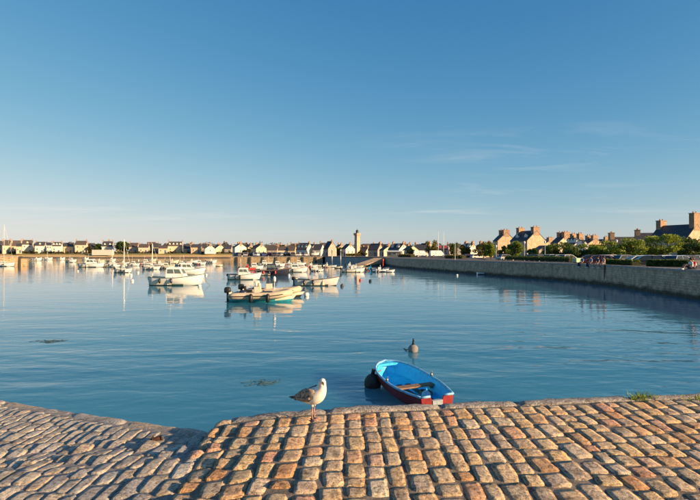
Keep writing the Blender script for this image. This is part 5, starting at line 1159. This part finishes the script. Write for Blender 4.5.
def skin_mesh(name, joints, edges, mat, parent, sub=1, root='pelvis'):
    keys = list(joints); me = bpy.data.meshes.new(name); me.from_pydata([joints[k][0] for k in keys], [(keys.index(a), keys.index(b)) for a, b in edges], []); me.materials.append(mat)
    o = place(name, me, parent); md = o.modifiers.new('skin', 'SKIN'); md.use_smooth_shade = True
    for k, q in zip(keys, me.skin_vertices[0].data): r = joints[k][1]; q.radius = r if isinstance(r, tuple) else (r, r); q.use_root = (k == root)
    s = o.modifiers.new('sub', 'SUBSURF'); s.levels = sub; s.render_levels = sub + 1; return o
SKIN = M('tanned skin', (.42, .24, .16), .6, .08, 6)
def person(x, y, z, rz, label, pose, shirt, trouser, hair, short=True, lean=0.0):
    e = empty('person', (x, y, z), R(rz), label, 'person'); J = {}
    J['pelvis'] = ((0, 0, .11), .12); J['spine'] = ((-.03 + lean * .2, 0, .32), .105); J['chest'] = ((-.02 + lean * .6, 0, .48), (.135, .11)); J['neck'] = ((.0 + lean, 0, .61), .05); J['jaw'] = ((.03 + lean, 0, .68), .065); J['skull'] = ((.02 + lean, 0, .77), .088); J['crown'] = ((.015 + lean, 0, .83), .05)
    E = [('pelvis', 'spine'), ('spine', 'chest'), ('chest', 'neck'), ('neck', 'jaw'), ('jaw', 'skull'), ('skull', 'crown')]
    J['nose'] = ((.12 + lean, 0, .725), .014); E.append(('skull', 'nose'))
    for s, n in ((1, 'l'), (-1, 'r')):
        if pose == 'dangle': kn, an, to = (.42, s * .11, .11), (.46, s * .11, -.30), (.58, s * .12, -.36)
        elif pose == 'knees': kn, an, to = (.40, s * .10, .40), (.62, s * .10, .07), (.76, s * .11, .03)
        else: kn, an, to = (.36, s * .16, .34), (.30, s * .15, .06), (.44, s * .17, .03)
        J['hip' + n] = ((.03, s * .10, .10), .095); J['knee' + n] = (kn, .06); J['ankle' + n] = (an, .042); J['toe' + n] = (to, .036)
        E += [('pelvis', 'hip' + n), ('hip' + n, 'knee' + n), ('knee' + n, 'ankle' + n), ('ankle' + n, 'toe' + n)]
        ha = (.30, s * .10, .40) if pose != 'dangle' else (.16, s * .22, .16)
        J['sh' + n] = ((-.01 + lean * .8, s * .18, .54), .058); J['el' + n] = ((.05 + lean * .4, s * .25, .32), .042); J['wr' + n] = (ha, .028); dv = Vector((.08, 0, -.03))
        pm = Vector(ha) + dv * .8; J['pm' + n] = (tuple(pm), .034); E += [('chest', 'sh' + n), ('sh' + n, 'el' + n), ('el' + n, 'wr' + n), ('wr' + n, 'pm' + n)]
        for q in range(4):
            f1 = pm + Vector((.045, (q - 1.5) * .02, -.012)); f2 = f1 + Vector((.035 - .004 * abs(q - 1.3), 0, -.025)); J['f%d%s' % (q, n)] = (tuple(f1), .009); J['g%d%s' % (q, n)] = (tuple(f2), .008); E += [('pm' + n, 'f%d%s' % (q, n)), ('f%d%s' % (q, n), 'g%d%s' % (q, n))]
        th = Vector(ha) + Vector((.04, -s * .045, .0)); J['th' + n] = (tuple(th), .010); E.append(('wr' + n, 'th' + n))
    skin_mesh('body', J, E, SKIN, e)
    def sub(keys, edges, grow, name, mat, root):
        q = {k: (J[k][0], tuple(v + grow for v in (J[k][1] if isinstance(J[k][1], tuple) else (J[k][1],) * 2))) for k in keys}; skin_mesh(name, q, edges, mat, e, 1, root)
    J['sll'] = (tuple(Vector(J['shl'][0]).lerp(Vector(J['ell'][0]), .62)), .05); J['slr'] = (tuple(Vector(J['shr'][0]).lerp(Vector(J['elr'][0]), .62)), .05)
    sub(['pelvis', 'spine', 'chest', 'shl', 'shr', 'sll', 'slr'], [('pelvis', 'spine'), ('spine', 'chest'), ('chest', 'shl'), ('chest', 'shr'), ('shl', 'sll'), ('shr', 'slr')], .022, 'shirt', shirt, 'pelvis')
    for n in 'lr': J['hem' + n] = (tuple(Vector(J['hip' + n][0]).lerp(Vector(J['knee' + n][0]), .8)), .068); 
    if short: sub(['pelvis', 'hipl', 'hipr', 'heml', 'hemr'], [('pelvis', 'hipl'), ('pelvis', 'hipr'), ('hipl', 'heml'), ('hipr', 'hemr')], .02, 'shorts', trouser, 'pelvis')
    else: sub(['pelvis', 'hipl', 'hipr', 'kneel', 'kneer', 'anklel', 'ankler'], [('pelvis', 'hipl'), ('pelvis', 'hipr'), ('hipl', 'kneel'), ('hipr', 'kneer'), ('kneel', 'anklel'), ('kneer', 'ankler')], .018, 'trousers', trouser, 'pelvis')
    mb = MB(); mb.ball((.0 + lean, 0, .785), (.112, .105, .115), 0, 14, 10); mb.v = [v for v in mb.v]; mb.build('hair', hair, e, True, (-.018, 0, .012))
    for s in (-1, 1):
        mb = MB(); mb.ball((.098 + lean, s * .033, .755), .012, 0, 8, 6); mb.build('eye', BLK, e, True)
        t_ = J['toe' + ('l' if s > 0 else 'r')][0]; a_ = J['ankle' + ('l' if s > 0 else 'r')][0]; mb = MB(); mb.tube([(a_[0] - .05, a_[1], min(a_[2], t_[2] + .02)), ((a_[0] + t_[0]) / 2, t_[1], t_[2] + .02), (t_[0] + .04, t_[1], t_[2])], [.048, .052, .036], 8); mb.build('shoe', TRIM, e, True)
def cl(n, c): return M('cloth ' + n, c, .85, .12, 12, .2)
HB, HD = M('brown hair', (.06, .035, .02), .6, .3, 30), M('dark hair', (.02, .015, .012), .6, .3, 30)
person(25.25, 37.0, QZ + .02, 172, 'person in white shirt and dark shorts sitting on the quay with knees up', 'knees', cl('white', (.72, .72, .72)), cl('dark', (.03, .035, .05)), HD, True, .04)
person(25.55, 37.2, QZ + .02, 190, 'person in red shirt crouched behind the one in white', 'crouch', cl('red', (.52, .03, .05)), cl('navy', (.04, .04, .07)), HB, True, .06)
person(26.15, 56.3, QZ + .03, 190, 'leftmost person in blue shirt seated at the quay edge', 'dangle', cl('blue', (.06, .16, .34)), cl('dark', (.03, .035, .05)), HD, False)
person(26.32, 54.6, QZ + .03, 186, 'second person in blue shirt seated at the quay edge', 'dangle', cl('mid blue', (.09, .22, .42)), cl('dark', (.03, .035, .05)), HB, False)
person(26.45, 53.3, QZ + .03, 182, 'person in dark clothes seated between blue and pink shirts', 'dangle', cl('dark', (.03, .035, .05)), cl('grey', (.15, .15, .16)), HD, True)
person(26.5, 52.2, QZ + .03, 178, 'person in pale pink shirt seated at the quay edge', 'dangle', cl('pink', (.58, .34, .36)), cl('pale', (.4, .34, .32)), HB, True)
